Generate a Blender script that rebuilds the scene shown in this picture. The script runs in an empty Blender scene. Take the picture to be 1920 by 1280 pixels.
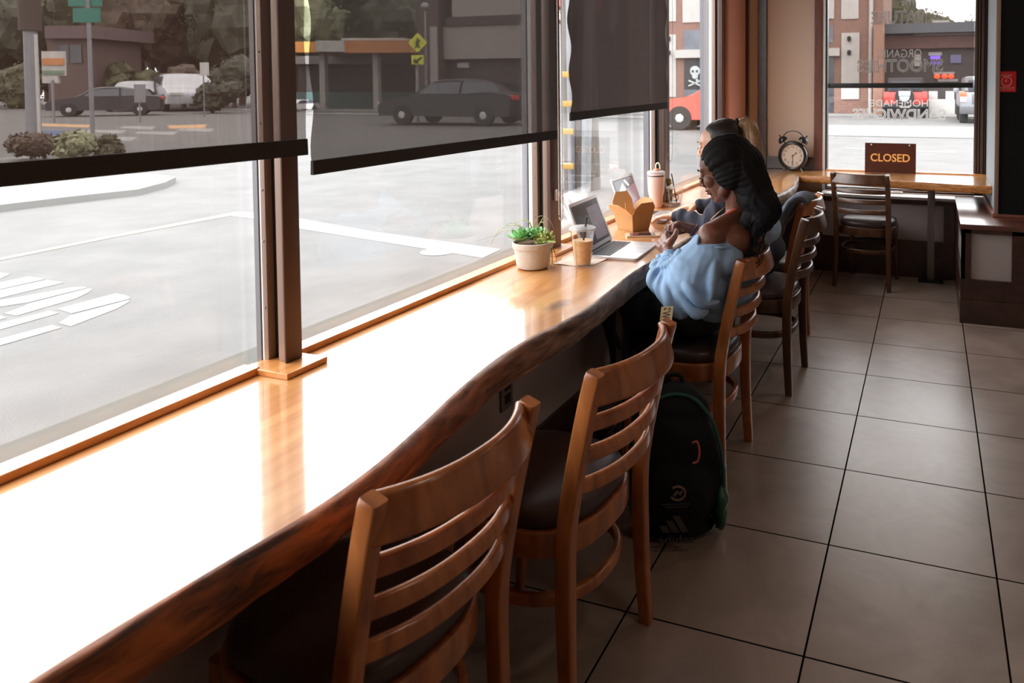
import bpy, bmesh, math, random
from mathutils import Vector, Matrix, noise
random.seed(7)
C = bpy.context.scene.collection
PI = math.pi
def Rz(a): return Matrix.Rotation(a, 4, 'Z')
def Rx(a): return Matrix.Rotation(a, 4, 'X')
def Ry(a): return Matrix.Rotation(a, 4, 'Y')
def T(x, y, z): return Matrix.Translation((x, y, z))
# ---------------------------------------------------------------- camera model (tile grid measured in the photo)
EYE = Vector((0, 0, 1.509))
YAW, PITCH, ROLL, FPX, CX, CY = math.radians(19.548), math.radians(2.2515), math.radians(-0.1995), 1390.94, 1249.84, 216.72
_f = Vector((-math.sin(YAW)*math.cos(PITCH), math.cos(YAW)*math.cos(PITCH), -math.sin(PITCH)))
_r0 = Vector((math.cos(YAW), math.sin(YAW), 0)); _u0 = _r0.cross(_f)
_r = _r0*math.cos(ROLL)+_u0*math.sin(ROLL); _u = -_r0*math.sin(ROLL)+_u0*math.cos(ROLL)
def _ray(u, v): return _f+_r*((u-CX)/FPX)-_u*((v-CY)/FPX)
def atZ(u, v, z): d = _ray(u, v); return EYE+d*((z-EYE.z)/d.z)
def atY(u, v, y): d = _ray(u, v); return EYE+d*(y/d.y)
def atX(u, v, x): d = _ray(u, v); return EYE+d*(x/d.x)
# ---------------------------------------------------------------- materials
def nodes(m):
    m.use_nodes = True; nt = m.node_tree; return nt, nt.nodes['Principled BSDF']
def mat(name, col, rough=.5, metal=0., spec=.5, coat=0., noise_amt=0., noise_scale=8., bump=0., bump_scale=60., trans=0., stretch=(1,1,1), emit=None, estr=0., ior=1.5, coat_rough=.05, col2=None, detail=4.):
    m = bpy.data.materials.new(name); nt, b = nodes(m)
    c = (*col, 1)
    b.inputs['Base Color'].default_value = c; b.inputs['Roughness'].default_value = rough
    b.inputs['Metallic'].default_value = metal; b.inputs['Specular IOR Level'].default_value = spec
    b.inputs['Coat Weight'].default_value = coat; b.inputs['Coat Roughness'].default_value = coat_rough
    b.inputs['Transmission Weight'].default_value = trans; b.inputs['IOR'].default_value = ior
    if emit: b.inputs['Emission Color'].default_value = (*emit, 1); b.inputs['Emission Strength'].default_value = estr
    if noise_amt or bump or col2:
        tc = nt.nodes.new('ShaderNodeTexCoord'); mp = nt.nodes.new('ShaderNodeMapping'); mp.inputs['Scale'].default_value = stretch
        nt.links.new(tc.outputs['Object'], mp.inputs['Vector'])
    if noise_amt or col2:
        n = nt.nodes.new('ShaderNodeTexNoise'); n.inputs['Scale'].default_value = noise_scale; n.inputs['Detail'].default_value = detail
        nt.links.new(mp.outputs['Vector'], n.inputs['Vector'])
        r = nt.nodes.new('ShaderNodeValToRGB'); r.color_ramp.elements[0].position = .3; r.color_ramp.elements[1].position = .7
        a, d = (1-noise_amt), (1+noise_amt)
        r.color_ramp.elements[0].color = (*(x*a for x in col), 1)
        r.color_ramp.elements[1].color = (*col2, 1) if col2 else (*(min(1, x*d) for x in col), 1)
        nt.links.new(n.outputs['Fac'], r.inputs['Fac']); nt.links.new(r.outputs['Color'], b.inputs['Base Color'])
    if bump:
        n2 = nt.nodes.new('ShaderNodeTexNoise'); n2.inputs['Scale'].default_value = bump_scale; n2.inputs['Detail'].default_value = 3
        nt.links.new(mp.outputs['Vector'], n2.inputs['Vector'])
        bp = nt.nodes.new('ShaderNodeBump'); bp.inputs['Strength'].default_value = bump; bp.inputs['Distance'].default_value = .01
        nt.links.new(n2.outputs['Fac'], bp.inputs['Height']); nt.links.new(bp.outputs['Normal'], b.inputs['Normal'])
    return m
def s2l(r, g, b):
    f = lambda c: (c/255/12.92) if c/255 <= .04045 else ((c/255+.055)/1.055)**2.4
    return (f(r), f(g), f(b))
def mix_shader(name, build, fac):
    """surface = mix(transparent, shader, fac)"""
    m = bpy.data.materials.new(name); m.use_nodes = True; nt = m.node_tree; nt.nodes.clear()
    out = nt.nodes.new('ShaderNodeOutputMaterial'); mx = nt.nodes.new('ShaderNodeMixShader'); tr = nt.nodes.new('ShaderNodeBsdfTransparent')
    sh = build(nt); mx.inputs['Fac'].default_value = fac
    nt.links.new(tr.outputs[0], mx.inputs[1]); nt.links.new(sh.outputs[0], mx.inputs[2]); nt.links.new(mx.outputs[0], out.inputs[0])
    return m, nt, mx, tr
def wood(name, dark, light, scale=6., rough=.35, coat=.3, stretch=(1, 12, 1), bump=.05, ring=1.5, coat_rough=.12):
    m = bpy.data.materials.new(name); nt, b = nodes(m)
    tc = nt.nodes.new('ShaderNodeTexCoord'); mp = nt.nodes.new('ShaderNodeMapping'); mp.inputs['Scale'].default_value = stretch
    nt.links.new(tc.outputs['Object'], mp.inputs['Vector'])
    n = nt.nodes.new('ShaderNodeTexNoise'); n.inputs['Scale'].default_value = scale; n.inputs['Detail'].default_value = 6; n.inputs['Distortion'].default_value = ring
    nt.links.new(mp.outputs['Vector'], n.inputs['Vector'])
    r = nt.nodes.new('ShaderNodeValToRGB'); r.color_ramp.elements[0].position = .3; r.color_ramp.elements[1].position = .68
    r.color_ramp.elements[0].color = (*dark, 1); r.color_ramp.elements[1].color = (*light, 1)
    nt.links.new(n.outputs['Fac'], r.inputs['Fac']); nt.links.new(r.outputs['Color'], b.inputs['Base Color'])
    b.inputs['Roughness'].default_value = rough; b.inputs['Coat Weight'].default_value = coat; b.inputs['Coat Roughness'].default_value = coat_rough
    bp = nt.nodes.new('ShaderNodeBump'); bp.inputs['Strength'].default_value = bump; bp.inputs['Distance'].default_value = .005
    nt.links.new(n.outputs['Fac'], bp.inputs['Height']); nt.links.new(bp.outputs['Normal'], b.inputs['Normal'])
    return m
M = {}
# ---------------------------------------------------------------- mesh builder
WM = {}
class MB:
    def __init__(s, mtx=None): s.bm = bmesh.new(); s.m = mtx or Matrix.Identity(4)
    def _v(s, p): return s.bm.verts.new(s.m @ Vector(p))
    def _f(s, vs):
        try: return s.bm.faces.new(vs)
        except ValueError: return None
    def box(s, x0, x1, y0, y1, z0, z1, bevel=0., m=None):
        mm = m or Matrix.Identity(4)
        if bevel:
            t = bmesh.new(); bmesh.ops.create_cube(t, size=1)
            for v in t.verts: v.co = Vector(((x0+x1)/2+v.co.x*(x1-x0), (y0+y1)/2+v.co.y*(y1-y0), (z0+z1)/2+v.co.z*(z1-z0)))
            bmesh.ops.bevel(t, geom=t.edges[:], offset=bevel, segments=2, affect='EDGES', profile=.6)
            s.merge(t, mm); return s
        P = [(x0,y0,z0),(x1,y0,z0),(x1,y1,z0),(x0,y1,z0),(x0,y0,z1),(x1,y0,z1),(x1,y1,z1),(x0,y1,z1)]
        v = [s._v(mm @ Vector(p)) for p in P]
        for q in ((3,2,1,0),(4,5,6,7),(0,1,5,4),(1,2,6,5),(2,3,7,6),(3,0,4,7)): s._f([v[i] for i in q])
        return s
    def merge(s, t, mm=None):
        mm = mm or Matrix.Identity(4); idx = {}
        for v in t.verts: idx[v.index] = None
        t.verts.ensure_lookup_table(); t.verts.index_update()
        vs = [s._v(mm @ v.co) for v in t.verts]
        for f in t.faces: s._f([vs[v.index] for v in f.verts])
        t.free(); return s
    def tube(s, pts, r, seg=10, cap=True, flat=1., up=None):
        pts = [Vector(p) for p in pts]; n = len(pts)
        rs = r if isinstance(r, (list, tuple)) else [r]*n
        rings = []; prev = None
        for i, p in enumerate(pts):
            t = (pts[min(i+1, n-1)]-pts[max(i-1, 0)])
            if t.length < 1e-9: t = Vector((0,0,1))
            t.normalize()
            if prev is None:
                a = Vector(up) if up else (Vector((0,0,1)) if abs(t.z) < .9 else Vector((1,0,0)))
            else: a = prev
            a = (a-t*a.dot(t)).normalized(); b = t.cross(a); prev = a
            rings.append([s._v(p+(a*math.cos(k*2*PI/seg)*flat+b*math.sin(k*2*PI/seg))*rs[i]) for k in range(seg)])
        for i in range(n-1):
            for k in range(seg): s._f([rings[i][k], rings[i][(k+1) % seg], rings[i+1][(k+1) % seg], rings[i+1][k]])
        if cap: s._f(rings[0][::-1]); s._f(rings[-1])
        return s
    def sweep(s, pts, sec, up=(0,0,1), cap=True, closed=False, scales=None):
        """sweep a 2D section [(a,b)] : a along side, b along up"""
        pts = [Vector(p) for p in pts]; n = len(pts); up = Vector(up); rings = []
        for i, p in enumerate(pts):
            if closed: t = pts[(i+1) % n]-pts[(i-1) % n]
            else: t = pts[min(i+1, n-1)]-pts[max(i-1, 0)]
            t.normalize(); side = t.cross(up).normalized(); u2 = side.cross(t).normalized(); k = scales[i] if scales else 1
            rings.append([s._v(p+side*a*k+u2*b*k) for a, b in sec])
        m_ = len(sec); R = range(n if closed else n-1)
        for i in R:
            j = (i+1) % n
            for k in range(m_): s._f([rings[i][k], rings[j][k], rings[j][(k+1) % m_], rings[i][(k+1) % m_]])
        if cap and not closed: s._f(rings[0]); s._f(rings[-1][::-1])
        return s
    def lathe(s, prof, c=(0,0,0), seg=32, m=None, cap=True):
        mm = (m or Matrix.Identity(4)); c = Vector(c); rings = []
        for r, z in prof:
            if r < 1e-6: rings.append([s._v(mm @ (c+Vector((0,0,z))))])
            else: rings.append([s._v(mm @ (c+Vector((r*math.cos(k*2*PI/seg), r*math.sin(k*2*PI/seg), z)))) for k in range(seg)])
        for a, b in zip(rings, rings[1:]):
            for k in range(seg):
                q = [a[k % len(a)], a[(k+1) % len(a)], b[(k+1) % len(b)], b[k % len(b)]]
                u = []; [u.append(x) for x in q if x not in u]
                if len(u) > 2: s._f(u)
        if cap:
            if len(rings[0]) > 1: s._f(rings[0][::-1])
            if len(rings[-1]) > 1: s._f(rings[-1])
        return s
    def ell(s, c, r, m=None, seg=20, rings=12):
        mm = T(*c) @ (m or Matrix.Identity(4)) @ Matrix.Diagonal((*r, 1) if isinstance(r, (tuple, list)) else (r, r, r, 1))
        prof = [(math.sin(PI*i/rings), -math.cos(PI*i/rings)) for i in range(rings+1)]
        prof[0] = (0, -1); prof[-1] = (0, 1)
        return s.lathe(prof, seg=seg, m=mm)
    def cap(s, a, b, ra, rb, seg=18):
        """tapered capsule"""
        a = Vector(a); b = Vector(b); s.ell(a, ra, seg=seg, rings=10); s.ell(b, rb, seg=seg, rings=10); s.tube([a, b], [ra, rb], seg); return s
    def prism(s, poly, z0, z1, m=None):
        mm = m or Matrix.Identity(4)
        a = [s._v(mm @ Vector((x, y, z0))) for x, y in poly]; b = [s._v(mm @ Vector((x, y, z1))) for x, y in poly]; n = len(poly)
        s._f(a[::-1]); s._f(b)
        for i in range(n): s._f([a[i], a[(i+1) % n], b[(i+1) % n], b[i]])
        return s
    def quad(s, *p): s._f([s._v(q) for q in p]); return s
    def grid(s, nu, nv, fn, thick=0.):
        g = [[s._v(fn(i/nu, j/nv)) for j in range(nv+1)] for i in range(nu+1)]
        for i in range(nu):
            for j in range(nv): s._f([g[i][j], g[i+1][j], g[i+1][j+1], g[i][j+1]])
        if thick:
            bmesh.ops.recalc_face_normals(s.bm, faces=s.bm.faces[:])
            bmesh.ops.solidify(s.bm, geom=s.bm.faces[:]+s.bm.edges[:]+s.bm.verts[:], thickness=thick)
        return s
    def build(s, name, m, parent=None, smooth=True, ang=38, bevel=0., world=False):
        bm = s.bm
        bmesh.ops.remove_doubles(bm, verts=bm.verts, dist=1e-6)
        bmesh.ops.recalc_face_normals(bm, faces=bm.faces[:])
        if smooth:
            for f in bm.faces: f.smooth = True
            for e in bm.edges:
                if len(e.link_faces) == 2: e.smooth = e.calc_face_angle(0) < math.radians(ang)
                else: e.smooth = False
        me = bpy.data.meshes.new(name); bm.to_mesh(me); bm.free()
        return link(name, me, m, parent)
def link(name, me, m, parent=None):
    for x in (m if isinstance(m, (list, tuple)) else [m]): me.materials.append(x)
    o = bpy.data.objects.new(name, me); C.objects.link(o)
    if parent is not None:
        W = WM.get(parent.name, Matrix.Identity(4)); me.transform(W.inverted()); o.parent = parent; WM[o.name] = W
    else:
        xs = [v.co for v in me.vertices]
        if xs:
            c = Vector(((min(v.x for v in xs)+max(v.x for v in xs))/2, (min(v.y for v in xs)+max(v.y for v in xs))/2, min(v.z for v in xs)))
            me.transform(T(*(-c))); o.location = c; WM[o.name] = T(*c)
    return o
def tag(o, label=None, cat=None, group=None, kind=None):
    if label: o['label'] = label
    if cat: o['category'] = cat
    if group: o['group'] = group
    if kind: o['kind'] = kind
    return o
def struct(o): o['kind'] = 'structure'; return o
def thing(name, label, cat, loc=(0,0,0), rz=0, group=None):
    o = bpy.data.objects.new(name, None); C.objects.link(o); o.empty_display_size = .1
    o.location = loc; o.rotation_euler = (0,0,rz); WM[o.name] = T(*loc) @ Rz(rz)
    return tag(o, label, cat, group)
def copy_tree(o, parent=None):
    c = o.copy(); C.objects.link(c); c.parent = parent
    for ch in [x for x in bpy.data.objects if x.parent == o]: copy_tree(ch, c)
    return c
def remesh(mb, vox, smooth=6, fn=None, name='m', decim=0):
    """fuse overlapping solids into one continuous skin"""
    bm = mb.bm; bmesh.ops.recalc_face_normals(bm, faces=bm.faces[:])
    me = bpy.data.meshes.new('tmp'); bm.to_mesh(me); bm.free()
    o = bpy.data.objects.new('tmp', me); C.objects.link(o)
    r = o.modifiers.new('r', 'REMESH'); r.mode = 'VOXEL'; r.voxel_size = vox; r.adaptivity = 0
    if smooth:
        sm = o.modifiers.new('s', 'SMOOTH'); sm.iterations = smooth; sm.factor = .5
    if decim:
        d = o.modifiers.new('d', 'DECIMATE'); d.ratio = decim
    dg = bpy.context.evaluated_depsgraph_get(); out = bpy.data.meshes.new_from_object(o.evaluated_get(dg)); out.name = name
    bpy.data.objects.remove(o); bpy.data.meshes.remove(me); out.materials.clear()
    if fn:
        ns = [v.normal.copy() for v in out.vertices]
        for v, n in zip(out.vertices, ns): v.co = fn(v.co.copy(), n)
    for p in out.polygons: p.use_smooth = True
    return out
def text_mesh(body, size, extrude, mtx, outline=0., align='CENTER', squash=None, bold=0.):
    cu = bpy.data.curves.new('t', 'FONT'); cu.body = body; cu.size = size; cu.align_x = align; cu.align_y = 'CENTER'
    if outline: cu.fill_mode = 'NONE'; cu.bevel_depth = outline; cu.bevel_resolution = 1; cu.resolution_u = 4
    else: cu.extrude = extrude; cu.resolution_u = 4; cu.offset = bold
    o = bpy.data.objects.new('t', cu); C.objects.link(o)
    dg = bpy.context.evaluated_depsgraph_get(); me = bpy.data.meshes.new_from_object(o.evaluated_get(dg))
    bpy.data.objects.remove(o); bpy.data.curves.remove(cu)
    if squash and len(me.vertices):   # fit to width, height
        xs = [v.co.x for v in me.vertices]; ys = [v.co.y for v in me.vertices]
        kx = squash[0]/(max(xs)-min(xs)); ky = squash[1]/(max(ys)-min(ys)); cx = (max(xs)+min(xs))/2; cy = (max(ys)+min(ys))/2
        me.transform(Matrix.Diagonal((kx, ky, 1, 1)) @ T(-cx, -cy, 0))
    me.transform(mtx); me.materials.clear(); return me
def arc(c, r, a0, a1, n, z=0, ax='xy'):
    o = []
    for i in range(n+1):
        a = a0+(a1-a0)*i/n; x, y = r*math.cos(a), r*math.sin(a)
        o.append({'xy': (c[0]+x, c[1]+y, c[2]), 'xz': (c[0]+x, c[1], c[2]+y), 'yz': (c[0], c[1]+x, c[2]+y)}[ax])
    return o
def catmull(P, n=8):
    P = [Vector(p) for p in P]; out = []
    for i in range(len(P)-1):
        p0, p1, p2, p3 = P[max(i-1, 0)], P[i], P[i+1], P[min(i+2, len(P)-1)]
        for k in range(n):
            t = k/n; out.append(.5*((2*p1)+(-p0+p2)*t+(2*p0-5*p1+4*p2-p3)*t*t+(-p0+3*p1-3*p2+p3)*t**3))
    out.append(P[-1]); return out
def rrect(w, h, r, n=4):
    o = []
    for cx, cy, a in ((w/2-r, h/2-r, 0), (-w/2+r, h/2-r, PI/2), (-w/2+r, -h/2+r, PI), (w/2-r, -h/2+r, 1.5*PI)):
        for i in range(n+1): t = a+PI/2*i/n; o.append((cx+r*math.cos(t), cy+r*math.sin(t)))
    return o
# ================================================================= materials
M['honey'] = wood('honey wood', s2l(134,74,36), s2l(186,114,62), 5, .3, .6, (3, 3, .6), coat_rough=.16)
M['walnut'] = wood('walnut wood', s2l(58,34,20), s2l(92,57,34), 5, .35, .3, (3, 3, .6), coat_rough=.2)
M['seatvinyl'] = mat('brown vinyl', s2l(62,48,46), .34, spec=.5, bump=.05, bump_scale=120)
M['bronze'] = mat('bronze aluminium', s2l(88,66,58), .42, metal=.35, noise_amt=.06)
M['bronzelight'] = mat('light bronze aluminium', s2l(150,128,116), .4, metal=.3)
M['blackmetal'] = mat('black metal', (.012,.012,.012), .45, metal=.2)
M['alum'] = mat('grey aluminium', s2l(128,126,130), .45, metal=.3)
M['gasket'] = mat('rubber gasket', s2l(50,52,60), .6)
M['white'] = mat('white paint', (.8,.8,.8), .4)
M['trimwood'] = wood('oak trim', s2l(190,120,60), s2l(225,160,95), 7, .3, .4, (2, .5, 2))
M['ledge'] = mat('painted ledge', s2l(88,88,84), .8, spec=.2, noise_amt=.05)
M['darktrim'] = wood('dark stained trim', s2l(44,26,20), s2l(68,40,32), 6, .35, .4, (2, 2, 2), coat_rough=.2)
M['redtrim'] = wood('reddish stained trim', s2l(96,52,38), s2l(122,70,54), 6, .4, .2, (3, 3, .6))
M['panel'] = mat('grey wall panel', s2l(172,162,160), .7, noise_amt=.05, noise_scale=3)
M['beige'] = mat('beige wall', s2l(212,190,172), .75, bump=.08, bump_scale=90)
M['pinkwall'] = mat('terracotta wall', s2l(212,150,128), .75, bump=.08, bump_scale=90)
M['black'] = mat('black paint', (.006,.006,.006), .7, spec=.15)
M['ceil'] = mat('ceiling paint', s2l(205,195,182), .9)
M['steel'] = mat('brushed steel', s2l(128,120,118), .35, metal=.8, noise_amt=.1, noise_scale=40, stretch=(1,1,.05))
# floor tiles
def floor_mat():
    m = bpy.data.materials.new('floor tiles'); nt, b = nodes(m); L = nt.links
    g = nt.nodes.new('ShaderNodeNewGeometry'); sp = nt.nodes.new('ShaderNodeSeparateXYZ'); L.new(g.outputs['Position'], sp.inputs[0])
    def mth(op, a, bb=None):
        n = nt.nodes.new('ShaderNodeMath'); n.operation = op
        for i, x in enumerate((a, bb)):
            if x is None: continue
            if isinstance(x, (int, float)): n.inputs[i].default_value = x
            else: L.new(x, n.inputs[i])
        return n.outputs[0]
    def axis(o, off):
        t = mth('DIVIDE', mth('SUBTRACT', o, off), .508); fr = mth('FRACT', t)
        d = mth('MINIMUM', fr, mth('SUBTRACT', 1.0, fr)); return d, mth('FLOOR', t)
    dx, ix = axis(sp.outputs[0], -.8082+.508*20-.508*20); dy, iy = axis(sp.outputs[1], 1.9166)
    d = mth('MINIMUM', dx, dy); line = mth('LESS_THAN', d, .0058)
    cmb = nt.nodes.new('ShaderNodeCombineXYZ'); L.new(ix, cmb.inputs[0]); L.new(iy, cmb.inputs[1])
    wn = nt.nodes.new('ShaderNodeTexWhiteNoise'); L.new(cmb.outputs[0], wn.inputs['Vector'])
    add = nt.nodes.new('ShaderNodeVectorMath'); add.operation = 'ADD'
    sc = nt.nodes.new('ShaderNodeVectorMath'); sc.operation = 'SCALE'; L.new(wn.outputs['Color'], sc.inputs[0]); sc.inputs['Scale'].default_value = 13
    L.new(g.outputs['Position'], add.inputs[0]); L.new(sc.outputs[0], add.inputs[1])
    n = nt.nodes.new('ShaderNodeTexNoise'); n.inputs['Scale'].default_value = 3.2; n.inputs['Detail'].default_value = 7; n.inputs['Roughness'].default_value = .62; n.inputs['Distortion'].default_value = .8
    L.new(add.outputs[0], n.inputs['Vector'])
    r = nt.nodes.new('ShaderNodeValToRGB'); r.color_ramp.elements[0].position = .32; r.color_ramp.elements[1].position = .72
    r.color_ramp.elements[0].color = (*s2l(134,118,108), 1); r.color_ramp.elements[1].color = (*s2l(166,149,138), 1)
    L.new(n.outputs['Fac'], r.inputs['Fac'])
    mx = nt.nodes.new('ShaderNodeMix'); mx.data_type = 'RGBA'; L.new(line, mx.inputs['Factor']); L.new(r.outputs['Color'], mx.inputs[6]); mx.inputs[7].default_value = (*s2l(20,16,14), 1)
    L.new(mx.outputs[2], b.inputs['Base Color'])
    rr = nt.nodes.new('ShaderNodeMapRange'); L.new(n.outputs['Fac'], rr.inputs[0]); rr.inputs[3].default_value = .25; rr.inputs[4].default_value = .36
    L.new(rr.outputs[0], b.inputs['Roughness']); L.new(mth('MULTIPLY', mth('SUBTRACT', 1.0, line), .95), b.inputs['Specular IOR Level'])
    n2 = nt.nodes.new('ShaderNodeTexNoise'); n2.inputs['Scale'].default_value = 26; n2.inputs['Detail'].default_value = 4; L.new(g.outputs['Position'], n2.inputs['Vector'])
    h = mth('SUBTRACT', mth('MULTIPLY', n2.outputs['Fac'], .22), mth('MULTIPLY', line, 1.0))
    bp = nt.nodes.new('ShaderNodeBump'); bp.inputs['Strength'].default_value = .35; bp.inputs['Distance'].default_value = .004; L.new(h, bp.inputs['Height']); L.new(bp.outputs['Normal'], b.inputs['Normal'])
    return m
M['floor'] = floor_mat()
def glass_mat(name='window glass', tint=(1,1,1), rough=0.):
    m = bpy.data.materials.new(name); m.use_nodes = True; nt = m.node_tree; nt.nodes.clear(); L = nt.links
    out = nt.nodes.new('ShaderNodeOutputMaterial'); mx = nt.nodes.new('ShaderNodeMixShader'); tr = nt.nodes.new('ShaderNodeBsdfTransparent'); gl = nt.nodes.new('ShaderNodeBsdfGlossy')
    fr = nt.nodes.new('ShaderNodeFresnel'); gg = nt.nodes.new('ShaderNodeNewGeometry'); im = nt.nodes.new('ShaderNodeMapRange'); L.new(gg.outputs['Backfacing'], im.inputs[0]); im.inputs[3].default_value = 1.45; im.inputs[4].default_value = 1/1.45; L.new(im.outputs[0], fr.inputs['IOR']); tr.inputs[0].default_value = (*tint, 1); gl.inputs['Roughness'].default_value = rough
    L.new(fr.outputs[0], mx.inputs[0]); L.new(tr.outputs[0], mx.inputs[1]); L.new(gl.outputs[0], mx.inputs[2]); L.new(mx.outputs[0], out.inputs[0]); return m
M['glass'] = glass_mat()
M['plastic'] = glass_mat('clear plastic', (.975,.975,.975), .08)
# ================================================================= shell
XW, YB = -1.62, 6.30            # glass plane left, inner face of back wall
struct(MB().box(-1.32, 4.2, -3, 6.14, -.1, 0).build('floor', M['floor'], smooth=False))
struct(MB().box(-1.7, 4.3, -3.1, 6.5, 2.9, 3.0).build('ceiling', M['ceil'], smooth=False))
struct(MB().box(4.2, 4.35, -3.1, 6.5, -.1, 2.9).build('wall_right', M['beige'], smooth=False))
struct(MB().box(-1.7, 4.35, -3.15, -3.0, -.1, 2.9).build('wall_rear', M['beige'], smooth=False))
# knee wall below the long counter: dark framed grey panels
w = MB(); w.box(-1.60, -1.335, -3, 6.4, -.1, .7145)
struct(w.build('wall_left', M['panel'], smooth=False))
w = MB()
w.box(-1.335, -1.32, -3, 6.12, 0, .275)
for y in (-2, -.35, 1.5, 3.0, 4.5): w.box(-1.335, -1.321, y, y+.08, .27, .7145)
struct(w.build('trim_1', M['darktrim'], smooth=False))
# back wall: corner column, framed beige panel, window opening, knee wall with ledge
w = MB(); w.box(-1.70, -1.48, 6.29, 6.45, -.1, 2.9); w.box(-1.48, -.84, 6.32, 6.45, -.1, 2.9); w.box(.43, 4.3, 6.32, 6.45, -.1, 2.9); w.box(-.84, .43, 6.32, 6.45, 2.55, 2.9)
struct(w.build('wall_back', M['beige'], smooth=False))
w = MB(); w.box(-1.66, -1.50, 5.72, 6.29, .80, 2.9); struct(w.build('wall_corner', M['pinkwall'], smooth=False))
w = MB(); w.box(-1.502, -1.480, 6.26, 6.33, .80, 2.9, .003); w.box(-1.40, -1.322, 6.29, 6.335, .80, 2.9, .004); w.box(-1.322, -.90, 6.295, 6.335, .80, .905, .004)
struct(w.build('trim_2', M['darktrim'], smooth=False))
struct(MB().box(-.918, -.852, 6.285, 6.335, .80, 2.9, .004).build('trim_3', M['redtrim'], smooth=False))
struct(MB().box(-.852, -.826, 6.30, 6.40, .63, 2.6, .003).build('trim_4', M['white'], smooth=False))
w = MB(); w.box(-1.34, .2, 6.125, 6.45, -.1, .612); struct(w.build('wall_knee', M['panel'], smooth=False))
w = MB(); w.box(-1.34, .2, 6.11, 6.14, .575, .612); w.box(-1.32, .19, 6.107, 6.125, 0, .29); w.box(.112, .19, 6.108, 6.126, .28, .58); w.box(-1.32, -.82, 6.108, 6.126, .28, .58)
struct(w.build('trim_5', M['darktrim'], smooth=False))
# ledge and lower window track, seen under the counter
w = MB(); w.box(-.84, .2, 6.105, 6.33, .612, .633, .003); struct(w.build('trim_6', M['white'], smooth=False))
# ================================================================= back window
win = struct(thing('window_5', 'w', 'w', (-.25, 6.36, .64))); del win['label']; del win['category']
w = MB(); w.box(-.826, -.812, 6.31, 6.40, .64, 2.6); w.box(-.826, .43, 6.33, 6.40, .635, .664); w.box(-.826, .43, 6.33, 6.40, 2.55, 2.6)
w.build('window_frame', M['blackmetal'], win, smooth=False)
w = MB()
for a, b, y0 in ((.333, .350, 6.31), (.356, .368, 6.30), (.376, .396, 6.29), (.402, .412, 6.30)): w.box(a, b, y0, 6.40, .64, 2.6, .002)
w.box(.333, .43, 6.33, 6.40, .64, 2.6)
w.build('window_jamb', M['bronze'], win, smooth=False)
w = MB(); w.box(-.812, .333, 6.31, 6.33, .648, .655); w.box(-.812, .333, 6.27, 6.30, .634, .640); w.build('track', M['bronzelight'], win, smooth=False)
MB().box(-.30, -.20, 6.26, 6.28, .634, .65, .003).build('latch', M['white'], win)
MB().box(-.812, .333, 6.360, 6.364, .664, 2.55).build('pane', M['glass'], win, smooth=False)
# ================================================================= left window wall: four bays
POSTS = [ # near face y0, far y1 and the x limits of each vertical strip of the profile, street to room
 (1.420, 1.466, (-1.628,-1.613,-1.607,-1.599,-1.584,-1.556,-1.526)),
 (2.800, 2.894, (-1.659,-1.633,-1.628,-1.609,-1.583,-1.560,-1.537)),
 (4.150, 4.242, (-1.623,-1.589,-1.582,-1.572,-1.548,-1.521,-1.505)),
 (5.620, 5.72, (-1.716,-1.651,-1.642,-1.620,-1.590,-1.572,-1.545))]
ZP0, ZP1 = .815, 2.62
for i, (f0, f1, xs) in enumerate(POSTS):
    t = struct(thing('window_post', 'p', 'p', (-1.55, f0, ZP0))); del t['label']; del t['category']; t.name = 'trim_%d' % (7+i)
    WM[t.name] = T(-1.55, f0, ZP0)
    fx = (-1.52, -1.52, -1.487, -1.535)[i]
    MB().box(xs[6], fx, f0 if i != 0 else 1.414, f1, ZP0, ZP1, .003).build('post_face', M['bronze'], t)
    MB().box(xs[5], xs[6], f0+.004, f1, ZP0, ZP1, .004).build('half_round', M['bronzelight'] if i < 2 else M['bronze'], t)
    MB().box(xs[4], xs[5], f0+.022, f1, ZP0, ZP1).build('recess', M['blackmetal'], t, smooth=False)
    MB().box(xs[3], xs[4], f0, f1, ZP0, ZP1, .001).build('screw_strip', M['bronzelight'], t)
    for z in (.95, 1.12, 1.25, 1.42, 1.6, 1.8, 2.0): MB().ell(((xs[3]+xs[4])/2, f0-.001, z), (.003, .002, .003), seg=8, rings=6).build('screw', M['alum'], t)
    MB().box(xs[2], xs[3], f0+.004, f1, ZP0-.03, ZP1).build('stop', M['white'], t, smooth=False)
    MB().box(xs[1], xs[2], f0+.008, f1, ZP0-.03, ZP1).build('gasket', M['gasket'], t, smooth=False)
    MB().box(xs[0], xs[1], f0+.004, f1, ZP0-.05, ZP1).build('mullion', M['alum'], t, smooth=False)
bays = [(-1.6, 1.42), (1.466, 2.80), (2.894, 4.15), (4.242, 5.62)]
for i, (a, b) in enumerate(bays):
    g = struct(MB().box(-1.640, -1.636, a+.002, b, .80, 2.62).build('window_%d' % (i+1), M['glass'], smooth=False))
struct(MB().box(-1.74, -1.60, -3, 6.4, .70, .7985).build('trim_11', M['ledge'], smooth=False))
w = MB(); w.box(-1.72, -1.50, -3, 6.4, 2.6, 2.9); struct(w.build('wall_left_header', M['beige'], smooth=False))
w = MB(); w.box(-1.72, -1.50, -3, -1.6, .8, 2.6); struct(w.build('wall_left_pier', M['beige'], smooth=False))
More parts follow.
